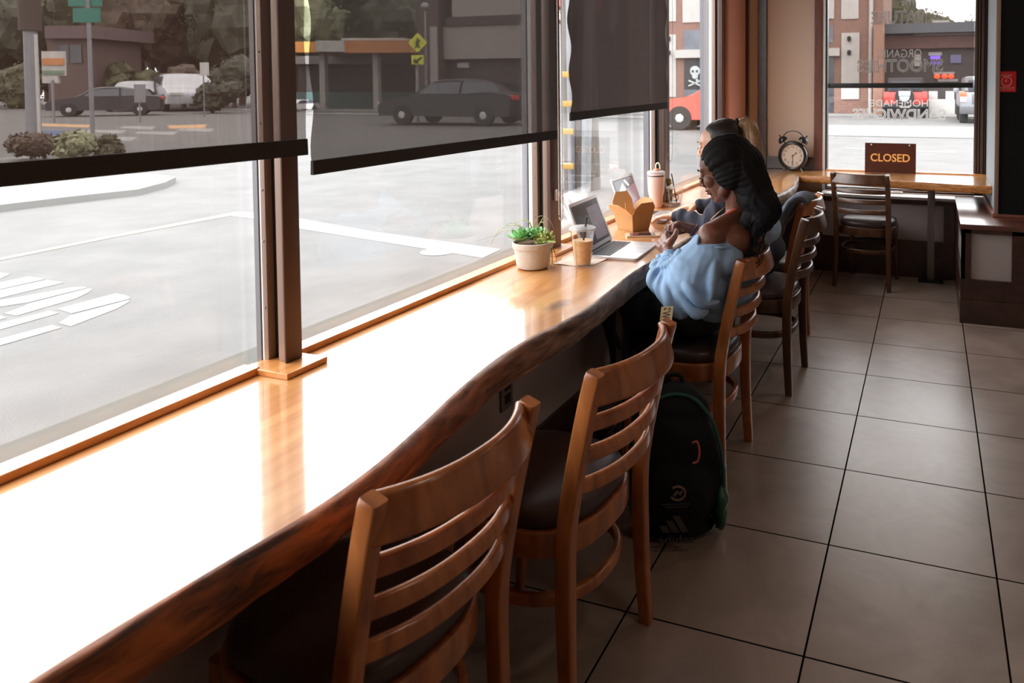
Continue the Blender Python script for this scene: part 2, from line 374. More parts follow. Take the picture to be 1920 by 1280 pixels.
# oak strips on the counter against the glass, stepping round each post
w = MB(); zt = .818
def strip(y0, y1): w.box(-1.612, -1.56, y0, y1, .8005, zt, .002)
ys = [-1.6, 1.372, 1.486, 2.725, 2.915, 4.10, 4.28, 5.45]
for a, b in zip(ys[::2], ys[1::2]): strip(a, b)
for a, b in ((1.362, 1.49), (2.735, 2.925), (4.09, 4.30), (5.44, 5.71)):
    w.box(-1.60, -1.462, a, b, .8005, .815, .002)
struct(w.build('trim_12', M['trimwood'], smooth=False))
struct(MB().box(-.815, .42, 6.285, 6.325, .8005, .812, .002).build('trim_13', M['trimwood'], smooth=False))
# ================================================================= bench box and black column on the right
bx = thing('bench_box', 'low dark-framed bench box with grey panels under the black column', 'bench', (.7, 5.5, 0))
a = MB(); a.box(.215, 2.5, 5.045, 6.28, 0, .60); a.build('panel', M['panel'], bx, smooth=False)
a = MB(); a.box(.19, 2.52, 5.022, 6.30, .60, .633, .003); a.build('bench_top', wood('red brown top', s2l(72,38,30), s2l(98,56,44), 5, .3, 1., (.6,3,3), coat_rough=.2), bx)
a = MB()
a.box(.197, 2.5, 5.026, 5.05, .575, .60); a.box(.195, 2.5, 5.024, 5.05, .285-.003, .155); a.box(.197, .255, 5.026, 5.05, .155, .6); a.box(.49, .56, 5.026, 5.05, .155, .6)
a.box(.197, .22, 5.03, 6.12, .54, .60); a.box(.195, .22, 5.03, 6.12, .155, .285); a.box(.197, .22, 5.026, 5.09, .155, .6); a.box(.197, .22, 6.05, 6.12, .155, .6)
a.build('frame', M['darktrim'], bx, smooth=False)
a = MB(); a.box(.192, 2.5, 5.02, 6.12, 0, .153, .002); a.build('plinth', M['darktrim'], bx)
col = struct(MB().box(.432, 2.2, 5.36, 6.3, .6335, 2.9).build('wall_column', M['black'], smooth=False))
struct(MB().box(.419, .432, 5.375, 6.29, .6335, 2.9).build('wall_column_side', mat('column side daylight tint', s2l(150,165,172), .5), smooth=False))  # window light on the black column's side, put into a paler colour
w = MB(); w.box(.408, .435, 5.350, 5.378, .6335, 2.9, .003); struct(w.build('trim_14', M['bronzelight']))
w = MB(); w.box(.40, 2.2, 5.335, 5.36, .6335, .655, .004); w.box(.398, .42, 5.34, 6.28, .6335, .66, .004); struct(w.build('trim_15', M['redtrim']))
# ================================================================= long live-edge counter
def counter_mat():
    m = bpy.data.materials.new('slab wood'); nt, b = nodes(m); L = nt.links
    g = nt.nodes.new('ShaderNodeNewGeometry'); mp = nt.nodes.new('ShaderNodeMapping'); mp.inputs['Scale'].default_value = (7, .9, 3); mp.inputs['Rotation'].default_value = (0, 0, .06)
    L.new(g.outputs['Position'], mp.inputs['Vector'])
    n = nt.nodes.new('ShaderNodeTexNoise'); n.inputs['Scale'].default_value = 1.5; n.inputs['Detail'].default_value = 7; n.inputs['Distortion'].default_value = 1.6; n.inputs['Roughness'].default_value = .55
    L.new(mp.outputs[0], n.inputs['Vector'])
    r = nt.nodes.new('ShaderNodeValToRGB'); e = r.color_ramp.elements; e[0].position = .28; e[1].position = .72
    e[0].color = (*s2l(176,112,60), 1); e[1].color = (*s2l(220,166,108), 1); k = e.new(.5); k.color = (*s2l(202,142,84), 1)
    L.new(n.outputs['Fac'], r.inputs['Fac']); last = r.outputs['Color']
    # knots with a shape of their own
    for (x, y, rx, ry, colr, s) in ((-1.135, 2.13, .035, .075, s2l(120,84,66), .9), (-1.31, 1.365, .010, .028, s2l(90,60,45), .8), (-1.255, 1.42, .006, .03, s2l(110,75,55), .7), (-1.02, 2.21, .012, .03, s2l(140,84,46), .6), (-1.14, .93, .004, .012, s2l(110,75,55), .6), (-1.30, 2.02, .006, .01, s2l(110,75,55), .6)):
        sb = nt.nodes.new('ShaderNodeVectorMath'); sb.operation = 'SUBTRACT'; L.new(g.outputs['Position'], sb.inputs[0]); sb.inputs[1].default_value = (x, y, .8)
        nz = nt.nodes.new('ShaderNodeTexNoise'); nz.inputs['Scale'].default_value = 30; L.new(g.outputs['Position'], nz.inputs['Vector'])
        dv = nt.nodes.new('ShaderNodeVectorMath'); dv.operation = 'DIVIDE'; L.new(sb.outputs[0], dv.inputs[0]); dv.inputs[1].default_value = (rx, ry, 1)
        ln = nt.nodes.new('ShaderNodeVectorMath'); ln.operation = 'LENGTH'; L.new(dv.outputs[0], ln.inputs[0])
        ad = nt.nodes.new('ShaderNodeMath'); ad.operation = 'ADD'; L.new(ln.outputs['Value'], ad.inputs[0]); L.new(nz.outputs['Fac'], ad.inputs[1])
        mr = nt.nodes.new('ShaderNodeMapRange'); L.new(ad.outputs[0], mr.inputs[0]); mr.inputs[1].default_value = .8; mr.inputs[2].default_value = 1.6; mr.inputs[3].default_value = s; mr.inputs[4].default_value = 0
        mx = nt.nodes.new('ShaderNodeMix'); mx.data_type = 'RGBA'; L.new(mr.outputs[0], mx.inputs['Factor']); L.new(last, mx.inputs[6]); mx.inputs[7].default_value = (*colr, 1); last = mx.outputs[2]
    L.new(last, b.inputs['Base Color'])
    b.inputs['Roughness'].default_value = .3; b.inputs['Coat Weight'].default_value = 1.; b.inputs['Coat Roughness'].default_value = .09; b.inputs['Coat IOR'].default_value = 1.6
    n2 = nt.nodes.new('ShaderNodeTexNoise'); n2.inputs['Scale'].default_value = 5; n2.inputs['Detail'].default_value = 2; L.new(g.outputs['Position'], n2.inputs['Vector'])
    bp = nt.nodes.new('ShaderNodeBump'); bp.inputs['Strength'].default_value = .06; bp.inputs['Distance'].default_value = .01; L.new(n2.outputs['Fac'], bp.inputs['Height']); L.new(bp.outputs['Normal'], b.inputs['Coat Normal'])
    return m
def edge_mat():
    m = bpy.data.materials.new('bark edge'); nt, b = nodes(m); L = nt.links
    g = nt.nodes.new('ShaderNodeNewGeometry'); mp = nt.nodes.new('ShaderNodeMapping'); mp.inputs['Scale'].default_value = (6, 2.2, 11); L.new(g.outputs['Position'], mp.inputs['Vector'])
    n = nt.nodes.new('ShaderNodeTexNoise'); n.inputs['Scale'].default_value = 2.6; n.inputs['Detail'].default_value = 8; n.inputs['Roughness'].default_value = .65; n.inputs['Distortion'].default_value = .6; L.new(mp.outputs[0], n.inputs['Vector'])
    r = nt.nodes.new('ShaderNodeValToRGB'); e = r.color_ramp.elements; e[0].position = .34; e[1].position = .6; e[0].color = (*s2l(58,28,16), 1); e[1].color = (*s2l(190,104,46), 1)
    L.new(n.outputs['Fac'], r.inputs['Fac'])
    r2 = nt.nodes.new('ShaderNodeValToRGB'); e = r2.color_ramp.elements; e[0].position = .34; e[1].position = .66; e[0].color = (*s2l(66,50,46), 1); e[1].color = (*s2l(176,152,136), 1)
    L.new(n.outputs['Fac'], r2.inputs['Fac'])
    sp = nt.nodes.new('ShaderNodeSeparateXYZ'); L.new(g.outputs['Position'], sp.inputs[0])
    mr = nt.nodes.new('ShaderNodeMapRange'); L.new(sp.outputs[1], mr.inputs[0]); mr.inputs[1].default_value = .95; mr.inputs[2].default_value = 2.1
    mx = nt.nodes.new('ShaderNodeMix'); mx.data_type = 'RGBA'; L.new(mr.outputs[0], mx.inputs['Factor']); L.new(r.outputs['Color'], mx.inputs[6]); L.new(r2.outputs['Color'], mx.inputs[7])
    L.new(mx.outputs[2], b.inputs['Base Color']); b.inputs['Roughness'].default_value = .5; b.inputs['Coat Weight'].default_value = .25; b.inputs['Coat Roughness'].default_value = .3
    bp = nt.nodes.new('ShaderNodeBump'); bp.inputs['Strength'].default_value = .5; bp.inputs['Distance'].default_value = .01; L.new(n.outputs['Fac'], bp.inputs['Height']); L.new(bp.outputs['Normal'], b.inputs['Normal'])
    return m
M['slab'] = counter_mat(); M['bark'] = edge_mat()
FE = [(-1.02,-1.6),(-1.01,-.5),(-1.0,.2),(-.995,.45),(-.99,.62),(-.972,.8),(-.956,.95),(-.960,1.1),(-.985,1.268),(-1.020,1.45),(-1.045,1.65),(-1.046,1.819),(-1.030,1.95),(-1.018,2.1),(-1.031,2.343),(-1.05,2.6),(-1.049,2.915),(-1.05,3.3),(-1.03,3.8),(-.99,4.3),(-.93,4.8),(-.905,5.15),(-.93,5.5),(-.975,5.90)]
fe = [(p.x, p.y) for p in catmull([(x, y, 0) for x, y in FE], 6)]
cnt = thing('counter', 'long honey-coloured live-edge wood counter running along the street windows', 'counter', (-1.3, 2.4, .715))
a = MB(); a.prism([(-1.6345, -1.6)]+[(x-.016, y) for x, y in fe]+[(-.975, 6.284), (-1.499, 6.284), (-1.499, 5.715), (-1.6345, 5.715)], .728, .8); a.build('slab', M['slab'], cnt, smooth=False)
a = MB()
rows = [(.0, .8), (.6, .7985), (1., .793), (1.15, .775), (1.0, .75), (.75, .727), (.45, .714), (-.6, .7145)]
def edge(u, v):
    i = u*(len(fe)-1); k = min(int(i), len(fe)-2); f = i-k; x = fe[k][0]*(1-f)+fe[k+1][0]*f; y = fe[k][1]*(1-f)+fe[k+1][1]*f
    j = v*(len(rows)-1); q = min(int(j+1e-6), len(rows)-2); g_ = j-q; o = rows[q][0]*(1-g_)+rows[q+1][0]*g_; z = rows[q][1]*(1-g_)+rows[q+1][1]*g_
    nz = noise.noise(Vector((x*3, y*5, z*14)))*.011 + noise.noise(Vector((0, y*1.6, z*6)))*.014 + noise.noise(Vector((0, y*17, z*50)))*.005
    inside = max(0, 1-(j/1.1)) if j < 1.1 else 0
    if j > 6.9: nz = 0
    lo = noise.noise(Vector((3.3, y*2.5, 0)))*.016 if 3 < j < 6.6 else 0
    return (x-.016+.016*o+nz*(1-inside)*(1 if j > .5 else 0), y, z+lo*(j-3)/3 if j > 3 else z)
a.grid(len(fe)*2, 14, edge)
# close the strip at its back so it is a solid lip
a.build('live_edge', M['bark'], cnt, ang=60)
cn2 = thing('counter', 'shorter wood counter under the back window with the CLOSED sign on it', 'counter', (-.3, 6.0, .74))
F2 = [(-.975,5.905),(-.80,5.885),(-.6,5.85),(-.389,5.80),(-.1,5.755),(.15,5.70),(.417,5.665)]
a = MB(); a.prism([(x, y) for x, y in F2]+[(.417, 6.284), (-.974, 6.284)], .742, .8); a.build('slab', M['slab'], cn2, smooth=False)
a = MB()
f2 = catmull([(x, y, 0) for x, y in F2], 6)
def edge2(u, v):
    i = u*(len(f2)-1); k = min(int(i), len(f2)-2); f = i-k; p = f2[k].lerp(f2[k+1], f)
    pr = [(0,.8),(-.006,.7985),(-.010,.79),(-.011,.77),(-.010,.75),(-.004,.7415),(.01,.7412)]
    j = v*(len(pr)-1); q = min(int(j+1e-6), len(pr)-2); g_ = j-q; o = pr[q][0]*(1-g_)+pr[q+1][0]*g_; z = pr[q][1]*(1-g_)+pr[q+1][1]*g_
    return (p.x, p.y+o+(noise.noise(Vector((p.x*7, z*20, 3)))*.006 if .4 < j < 5.6 else 0), z)
a.grid(60, 12, edge2); a.build('live_edge', wood('cut edge wood', s2l(120,66,28), s2l(206,138,72), 7, .45, .2, (1.2, 1, 8), ring=2.5), cn2, ang=60)
for nm, lb, x, y, zt in (('support_post', 'brushed steel square post holding up the back counter', .018, 6.04, .7405), ('support_post', 'steel leg under the long counter behind the front sitter\'s knees', -1.155, 2.69, .714)):
    t = thing(nm, lb, 'post', (x, y, 0)); h = .027 if y > 4 else .013
    MB().box(x-h, x+h, y-h, y+h, .008, zt, .002).build('shaft', M['steel'], t)
    MB().box(x-.09, x+.09, y-.08, y+.08, .0005, .008, .002).build('foot_plate', M['blackmetal'], t)
# wall outlet
t = thing('wall_outlet', 'grey double wall outlet low on the panelled wall under the counter', 'outlet', (-1.32, 2.13, .45))
MB().box(-1.333, -1.326, 2.095, 2.165, .43, .545, .002).build('cover_plate', mat('outlet grey', s2l(120,112,108), .4), t)
a = MB()
for z in (.465, .51):
    a.box(-1.327, -1.3245, 2.112, 2.148, z-.016, z+.016, .001)
a.build('socket', M['blackmetal'], t)
# ================================================================= ladder-back chairs
def make_chair(name, label, wm, group, topw=None):
    t = thing(name, label, 'chair', (0,0,0), 0, group)
    # local: +y is the way the sitter faces, origin on the floor at the seat centre
    sec = rrect(.034, .042, .006, 3)
    for s in (-1, 1):
        P = [(s*.202, -.208, 0), (s*.198, -.200, .14), (s*.194, -.195, .30), (s*.193, -.196, .43), (s*.194, -.205, .52), (s*.196, -.232, .66), (s*.199, -.262, .79), (s*.200, -.283, .868)]
        P = catmull(P, 5); n = len(P); sc = [1-.18*(i/(n-1))**2*0+(-.12 if i < 3 else 0) for i in range(n)]
        a = MB(); a.sweep(P, [(x, y) for x, y in sec], up=(0, 1, 0), scales=[.80+.20*min(1, i/10) if i < 10 else (1-.06*max(0, (i-22)/(n-23)) if i < n-1 else .86) for i in range(n)])
        a.build('back_post', wm, t, ang=50)
        a = MB(); Q = catmull([(s*.178, .205, 0), (s*.172, .188, .2), (s*.166, .172, .43)], 5)
        a.sweep(Q, rrect(.032, .032, .008, 3), up=(0, 1, 0), scales=[.75+.25*min(1, i/8) for i in range(len(Q))]); a.build('front_leg', wm, t, ang=50)
    def rail(z0, z1, depth, th, yoff, name, m):
        # curved slat between the posts, bowed backwards and leaning with them
        a = MB(); N = 22
        def cy(z): # y of the post at height z
            for (za, ya), (zb, yb) in zip(((.43,-.197),(.52,-.205),(.66,-.232),(.79,-.262)), ((.52,-.205),(.66,-.232),(.79,-.262),(.90,-.292))):
                if z <= zb: return ya+(yb-ya)*(z-za)/(zb-za)
            return -.29
        h = (z1-z0); zm = (z0+z1)/2; lean = (cy(z1)-cy(z0))/h
        pts = [((i/N*2-1)*.196, cy(zm)+yoff-depth*(1-abs(i/N*2-1)**2.3), zm) for i in range(N+1)]
        r = min(th*.48, h*.2); ang = math.atan(lean); pr = rrect(th, h, r, 4)
        pr = [(x*math.cos(ang)+y*math.sin(ang)*0-x*0, y) for x, y in pr]
        pr = [(x-y*lean, y) for x, y in rrect(th, h, r, 4)]
        a.sweep(pts, [(-x, y) if False else (x, y) for x, y in [(-q[0], q[1]) for q in [(x_, y_) for x_, y_ in pr]]][::-1], up=(0,0,1)); a.build(name, m, t, ang=50)
    rail(.790, .868, .062, .020, .002, 'top_rail', topw or wm)
    for z in (.722, .645, .567): rail(z, z+.034, .060, .016, .004, 'back_slat', wm)
    def oval(w, h, n=40, e=2.7, y0=0):
        o = []
        for i in range(n):
            th = 2*PI*i/n; c, s = math.cos(th), math.sin(th)
            o.append((w*math.copysign(abs(c)**(2/e), c), y0+h*math.copysign(abs(s)**(2/e), s)))
        return o
    ov = oval(.205, .205)
    a = MB(); a.sweep([(x, y, .425) for x, y in ov], rrect(.022, .066, .006, 3), closed=True); a.build('seat_frame', wm, t, ang=50)
    a = MB(); rings = []
    for k, z in ((.97, .455), (1.0, .466), (1.005, .478), (.985, .492), (.93, .503), (.8, .511), (.55, .516), (.25, .518), (.01, .519)):
        rings.append([a._v((x*k, y*k, z)) for x, y in ov])
    for p, q in zip(rings, rings[1:]):
        for i in range(len(ov)): a._f([p[i], p[(i+1) % len(ov)], q[(i+1) % len(ov)], q[i]])
    a._f(rings[0][::-1]); a._f(rings[-1]); a.build('seat_cushion', M['seatvinyl'], t, ang=60)
    a = MB(); a.sweep([(x, y, .275) for x, y in oval(.188, .195, e=2.4)], rrect(.020, .032, .006, 3), closed=True); a.build('stretcher_ring', wm, t, ang=50)
    return t
ch = make_chair('dining_chair', 'honey-coloured ladder-back chair nearest the viewer at the long counter', M['honey'], 'ladder-back chairs')
def put(o, near_top, yaw, extra=0):
    """near_top: world xy of the near back post top; chair faces the window (-x) turned by yaw"""
    a = PI/2+yaw; R2 = Matrix.Rotation(a, 2)
    l = R2 @ Vector((-.200, -.283)); o.location = (near_top[0]-l.x, near_top[1]-l.y, 0); o.rotation_euler = (0, 0, a)
put(ch, (-.812, .915), -math.radians(7))
c2 = copy_tree(ch); c2['label'] = 'second honey-coloured ladder-back chair, empty, between the nearest chair and the backpack'; put(c2, (-.700, 1.490), -math.radians(5))
c3 = copy_tree(ch); c3['label'] = 'honey-coloured ladder-back chair carrying the person in the pale blue sweatshirt'; put(c3, (-.646, 2.640), -math.radians(1))
c5 = copy_tree(ch); c5['label'] = 'honey-coloured ladder-back chair with a grey blue jacket hung on its back'; put(c5, (-.655, 4.08), -math.radians(6))
c4 = make_chair('dining_chair', 'dark brown ladder-back chair carrying the ponytailed person in dark clothes', M['walnut'], 'ladder-back chairs'); put(c4, (-.560, 3.560), -math.radians(2))
c6 = copy_tree(c4); c6['label'] = 'dark brown ladder-back chair facing the back window counter below the CLOSED sign'
c6.location = (-.435, 5.835, 0); c6.rotation_euler = (0, 0, math.radians(-9))
# ================================================================= roller shades
def shade_mat(name, fac, veil, weave=260.):
    m, nt, mx, tr = mix_shader(name, lambda nt: nt.nodes.new('ShaderNodeBsdfDiffuse'), fac); L = nt.links
    d = [n for n in nt.nodes if n.type == 'BSDF_DIFFUSE'][0]
    tl = nt.nodes.new('ShaderNodeBsdfTranslucent'); ad = nt.nodes.new('ShaderNodeMixShader'); ad.inputs[0].default_value = .16
    d.inputs[0].default_value = (*veil, 1); tl.inputs[0].default_value = (*veil, 1); L.new(d.outputs[0], ad.inputs[1]); L.new(tl.outputs[0], ad.inputs[2]); L.new(ad.outputs[0], mx.inputs[2])
    g = nt.nodes.new('ShaderNodeNewGeometry'); mp = nt.nodes.new('ShaderNodeMapping'); mp.inputs['Scale'].default_value = (weave, weave, 9); L.new(g.outputs['Position'], mp.inputs[0])
    n = nt.nodes.new('ShaderNodeTexNoise'); n.inputs['Scale'].default_value = 1; n.inputs['Detail'].default_value = 2; L.new(mp.outputs[0], n.inputs[0])
    mp2 = nt.nodes.new('ShaderNodeMapping'); mp2.inputs['Scale'].default_value = (9, 9, weave*1.4); L.new(g.outputs['Position'], mp2.inputs[0])
    n2 = nt.nodes.new('ShaderNodeTexNoise'); n2.inputs['Scale'].default_value = 1; L.new(mp2.outputs[0], n2.inputs[0])
    s = nt.nodes.new('ShaderNodeMath'); s.operation = 'MULTIPLY_ADD'; L.new(n2.outputs[0], s.inputs[0]); s.inputs[1].default_value = .25; L.new(n.outputs[0], s.inputs[2]); tr.inputs[0].default_value = (1, .93, .88, 1)
    mr = nt.nodes.new('ShaderNodeMapRange'); L.new(s.outputs[0], mr.inputs[0]); mr.inputs[1].default_value = .4; mr.inputs[2].default_value = .85
    mr.inputs[3].default_value = max(0, fac-.022); mr.inputs[4].default_value = min(1, fac+.022); L.new(mr.outputs[0], mx.inputs[0])
    return m
M['hem'] = mat('dark hem fabric', s2l(34,30,29), .8, bump=.1, bump_scale=300)
def shade(name, label, x, y0, y1, zb, zb2, fac, veil, hem, wob=.004, group=None):
    """fabric sheet in the plane x, lower edge from zb at y0 to zb2 at y1"""
    t = thing(name, label, 'window shade', (x, (y0+y1)/2, zb), 0, group)
    sm = shade_mat(name+' weave', fac, veil); zt = 2.56
    def fn(u, v):
        z0 = zb+(zb2-zb)*u+hem; z = z0+(zt-z0)*v; y = y0+(y1-y0)*u
        e = wob*math.sin(z*31+u*4)+wob*.7*math.sin(z*13)
        if u < .02: y += e*.7
        if u > .98: y += e
        return (x+.006*math.sin(u*5+z*2)+wob*.8*math.sin(z*27)*(u**8+(1-u)**8), y, z)
    a = MB(); a.grid(40, 60, fn); a.build('fabric', sm, t, ang=80)
    a = MB()
    def fh(u, v): p = fn(u, 0); return (p[0]+.001, p[1], p[2]-hem+hem*v+.004)
    for dx in (-.004, .004): a.grid(30, 1, lambda u, v: (fh(u, v)[0]+dx, fh(u, v)[1], fh(u, v)[2]))
    g = MB(); N = 30; vs = []
    for i in range(N+1):
        p = fh(i/N, 0); q = fh(i/N, 1); vs.append([g._v((p[0]-.005, p[1], p[2])), g._v((p[0]+.005, p[1], p[2])), g._v((q[0]+.004, q[1], q[2])), g._v((q[0]-.004, q[1], q[2]))])
    for i in range(N):
        for k in range(4): g._f([vs[i][k], vs[i+1][k], vs[i+1][(k+1) % 4], vs[i][(k+1) % 4]])
    g._f(vs[0]); g._f(vs[-1][::-1]); a.bm.free(); g.build('hem_bar', M['hem'], t, ang=60)
    MB().tube([(x-.02, y0, 2.578), (x-.02, y1, 2.578)], .0225, 16).build('roller_tube', M['alum'], t)
    return t
shade('roller_shade', 'wide see-through dark mesh shade, leftmost of the street windows', -1.46, -1.55, 1.430, 1.352, 1.339, .74, s2l(72,56,50), .040, .003)
shade('roller_shade', 'dark mesh shade showing a parked black car behind, between two posts', -1.46, 1.452, 2.735, 1.286, 1.290, .87, s2l(72,66,64), .036, .004)
shade('roller_shade', 'narrow opaque grey shade, third along the street windows', -1.46, 2.872, 4.10, 1.358, 1.376, .975, s2l(84,75,73), .036, .007)
# back window shade, built in the x direction
t = thing('roller_shade', 'light grey mesh shade drawn half down over the back window lettering', 'window shade', (-.24, 6.345, 1.49))
sm = shade_mat('back shade weave', .58, s2l(70,62,60))
a = MB(); a.grid(20, 30, lambda u, v: (-.806+1.128*u, 6.342+.001*math.sin(u*9), 1.53+(2.53-1.53)*v)); a.build('fabric', sm, t, ang=80)
MB().box(-.808, .320, 6.334, 6.350, 1.490, 1.531, .002).build('hem_bar', M['blackmetal'], t)
MB().tube([(-.81, 6.34, 2.53), (.33, 6.34, 2.53)], .02, 14).build('roller_tube', M['alum'], t)
# bead chains
def chain(name, label, y, x, ztop, zlow, w, bead=.0022, step=.0065, m=None, swing=0.):
    t = thing(name, label, 'chain', (x, y, zlow)); a = MB(); pts = []
    n = int((ztop-zlow)/step)
    for i in range(n): pts.append((x, y-w/2, ztop-i*step))
    for i in range(1, 9): q = PI*i/9; pts.append((x+.0, y-w/2*math.cos(q), zlow-w/2*math.sin(q)))
    for i in range(n): pts.append((x, y+w/2+swing*math.sin(i/n*3), zlow+i*step))
    a.tube(pts, .0006, 5)
    for p in pts: a.ell(p, bead, seg=6, rings=4)
    a.build('bead_chain', m or M['alum'], t)
    return t
M['bead'] = mat('beads', s2l(205,190,180), .35, metal=.2)
t = chain('shade_chain', 'pale bead pull chain hanging on the second window post', 2.835, -1.490, 2.55, .955, .034, bead=.003, m=M['bead'])
a = MB(); a.box(-1.52, -1.503, 2.828, 2.842, 1.02, 1.07, .003); a.ell((-1.497, 2.835, 1.045), (.008, .008, .016)); a.build('chain_holder', M['bead'], t)
t = chain('shade_chain', 'thin bead pull chain loop hanging beside the third window post', 4.215, -1.475, 2.55, 1.10, .085, .0020, .011, m=M['gasket'], swing=.01)
a = MB(); a.box(-1.52, -1.500, 4.235, 4.241, 1.08, 1.14, .003); a.ell((-1.492, 4.20, 1.10), (.008, .008, .016)); a.build('chain_holder', M['bead'], t)
_mat0 = mat
KO = .72      # outdoor surfaces are matched against the sky brightness
def mat(name, col, *a, **k):
    if k.get('col2'): k['col2'] = tuple(c*KO for c in k['col2'])
    return _mat0(name, tuple(c*KO for c in col), *a, **k)
# ================================================================= the street
G = .12
def at(u, v, D): return EYE+_ray(u, v)*D
def gnd(u, D): p = at(u, 200, D); return Vector((p.x, p.y, G))
M['asphalt'] = mat('asphalt', (.108,.1065,.105), .85, noise_amt=.16, noise_scale=2.0, bump=.4, bump_scale=90, detail=14)
M['paint'] = mat('white road paint', (.22,.22,.215), .7, noise_amt=.06, noise_scale=20)
M['ypaint'] = mat('cream road paint', (.175,.148,.118), .7, noise_amt=.08, noise_scale=20)
M['concrete'] = mat('pale concrete', (.20,.197,.19), .8, noise_amt=.08, noise_scale=2)
w = MB(); w.box(-120, -1.75, -30, 120, G-.2, G); w.box(-1.75, 60, 6.46, 120, G-.2, G)
tag(struct(w.build('ground', M['asphalt'], smooth=False)))
def patch(name, m, pts, z=.004, label=None, cat='road marking', group=None, base=G, th=.003):
    P = [atZ(u, v, base+z) for u, v in pts]
    if len(P) > 2:
        a = MB(); a.prism([(p.x, p.y) for p in P], base, base+z+th*0)
    return tag(a.build(name, m, smooth=False), label, cat, group)
z8 = lambda L_: [(x/6.4, 480+y/6.4) for x, y in L_]
# painted letters on the road, one object per stroke block
marks = [[(690,632),(1380,447),(1500,465),(1560,495),(1540,515),(860,685),(830,675)], [(705,800),(840,715),(1540,525),(1550,545),(1400,630),(850,840)],
 [(-500,1110),(0,990),(620,825),(735,858),(0,1070),(-500,1190)], [(-500,915),(0,805),(590,655),(705,682),(0,880),(-500,990)],
 [(50,685),(290,600),(340,570),(1060,385),(1110,395),(1050,440),(900,510),(200,712)], [(-500,630),(0,530),(870,372),(1030,370),(1035,380),(330,555),(0,605),(-500,690)],
 [(-500,510),(0,405),(560,285),(768,315),(0,500),(-500,610)], [(-500,415),(0,315),(350,243),(535,275),(0,395),(-500,495)], [(-200,165),(0,195),(40,200),(120,210),(90,228),(0,270),(-200,310)], [(-300,760),(0,708),(80,740),(0,760),(-300,830)]]
rl = thing('road_lettering', 'large white painted road letters on the asphalt outside the nearest window', 'road marking', tuple(gnd(90, 4.7)))
for q in marks:
    P = [atZ(u, v, G+.004) for u, v in z8(q)]; MB().prism([(p.x, p.y) for p in P], G, G+.004).build('painted_stroke', M['paint'], rl, smooth=False)
patch('lane_line', M['ypaint'], [(-60,496),(0,483.5),(200,443),(420,401),(440,403),(200,447.5),(0,488),(-60,501)], label='thin cream lane line meeting the white stop bar on the asphalt')
patch('stop_bar', M['paint'], [(400,406),(440,397),(478,397.5),(560,409),(700,434),(940,467),(905,483),(560,428),(480,410),(430,404)], z=.005, label='broad white bar painted across the road behind the first window post')
t = MB(); c = atZ(822, 472, G); t.lathe([(.0, .006), (.10, .006), (.13, .008), (.15, .003)], (c.x, c.y, G), 28); tag(t.build('valve_cover', M['paint']), 'small round white painted valve cover beside the broad white bar', 'valve cover')
for i, (q, lb) in enumerate((([(140,247),(150,243),(238,244),(228,250)], 'white crosswalk bar nearest the grey utility pole'), ([(222,240),(235,236),(292,237),(285,243)], 'short white crosswalk bar farthest from the viewer'), ([(250,250),(262,246),(335,247),(325,253)], 'white crosswalk bar in the middle of the crossing'), ([(178,262),(190,256),(258,257),(245,264)], 'white crosswalk bar nearest the green street sign pole'), ([(330,245),(340,240),(402,241),(395,247)], 'white crosswalk bar at the right end of the crossing'))):
    patch('crosswalk_bar', M['paint'], q, label=lb, group='crosswalk bars seen through the leftmost shade')
patch('curb_paint', mat('orange curb paint', (.45,.25,.10), .7), [(78,231),(170,234),(165,239),(75,236)], label='yellow orange curb strip left of the black sedan shadow', cat='curb paint')
patch('curb_paint', mat('orange curb paint', (.45,.25,.10), .7), [(312,235),(388,233),(384,240),(320,241)], label='yellow orange curb strip right of the black sedan', cat='curb paint')
for q, lb in (([(1055,332),(1060,334),(1078,368),(1072,372),(1062,352)], 'uppermost of three curved white strokes painted near the wooden pole'), ([(1056,362),(1061,366),(1074,392),(1069,396),(1060,382)], 'middle of three curved white strokes painted near the wooden pole'), ([(1058,390),(1063,394),(1074,415),(1068,419),(1060,404)], 'lowest of three curved white strokes painted near the wooden pole')):
    patch('road_stroke', M['paint'], q, label=lb)
patch('road_dash', M['paint'], [(1585,276),(1640,278.5),(1640,280),(1585,277.5)], label='thin white road line left of the CLOSED sign'); patch('road_dash', M['paint'], [(1718,281.5),(1790,284.5),(1790,286),(1718,283)], label='thin white road line right of the CLOSED sign')
# kerbed planting island
P = [atZ(u, v, G) for u, v in ((-200,432),(0,397),(120,382),(260,366),(310,352),(330,342),(300,337),(150,330))]
poly = [(p.x, p.y) for p in P]+[(-16.5, 9.6), (-17.5, 5)]
isl = thing('kerb_island', 'raised pale concrete kerb corner with mulch bed and shrubs across the road', 'kerb', (P[3].x, P[3].y, G))
MB().prism(poly, G, G+.08).build('kerb', M['concrete'], isl, smooth=False)
cx_ = sum(p[0] for p in poly)/len(poly); cy_ = sum(p[1] for p in poly)/len(poly)
MB().prism([(cx_+(x-cx_)*.62-1.2, cy_+(y-cy_)*.62) for x, y in poly], G+.08, G+.10).build('mulch_bed', mat('mulch', (.16,.12,.09), .9, noise_amt=.4, noise_scale=6), isl, smooth=False)
w = MB(); w.box(-4.6, 12, 20.8, 26.2, G, G+.03); w.box(-40, 12, 33.8, 36.8, G, G+.06); w.box(-30, -9, 29.5, 31.5, G, G+.05)
struct(w.build('pavement', M['concrete'], smooth=False))
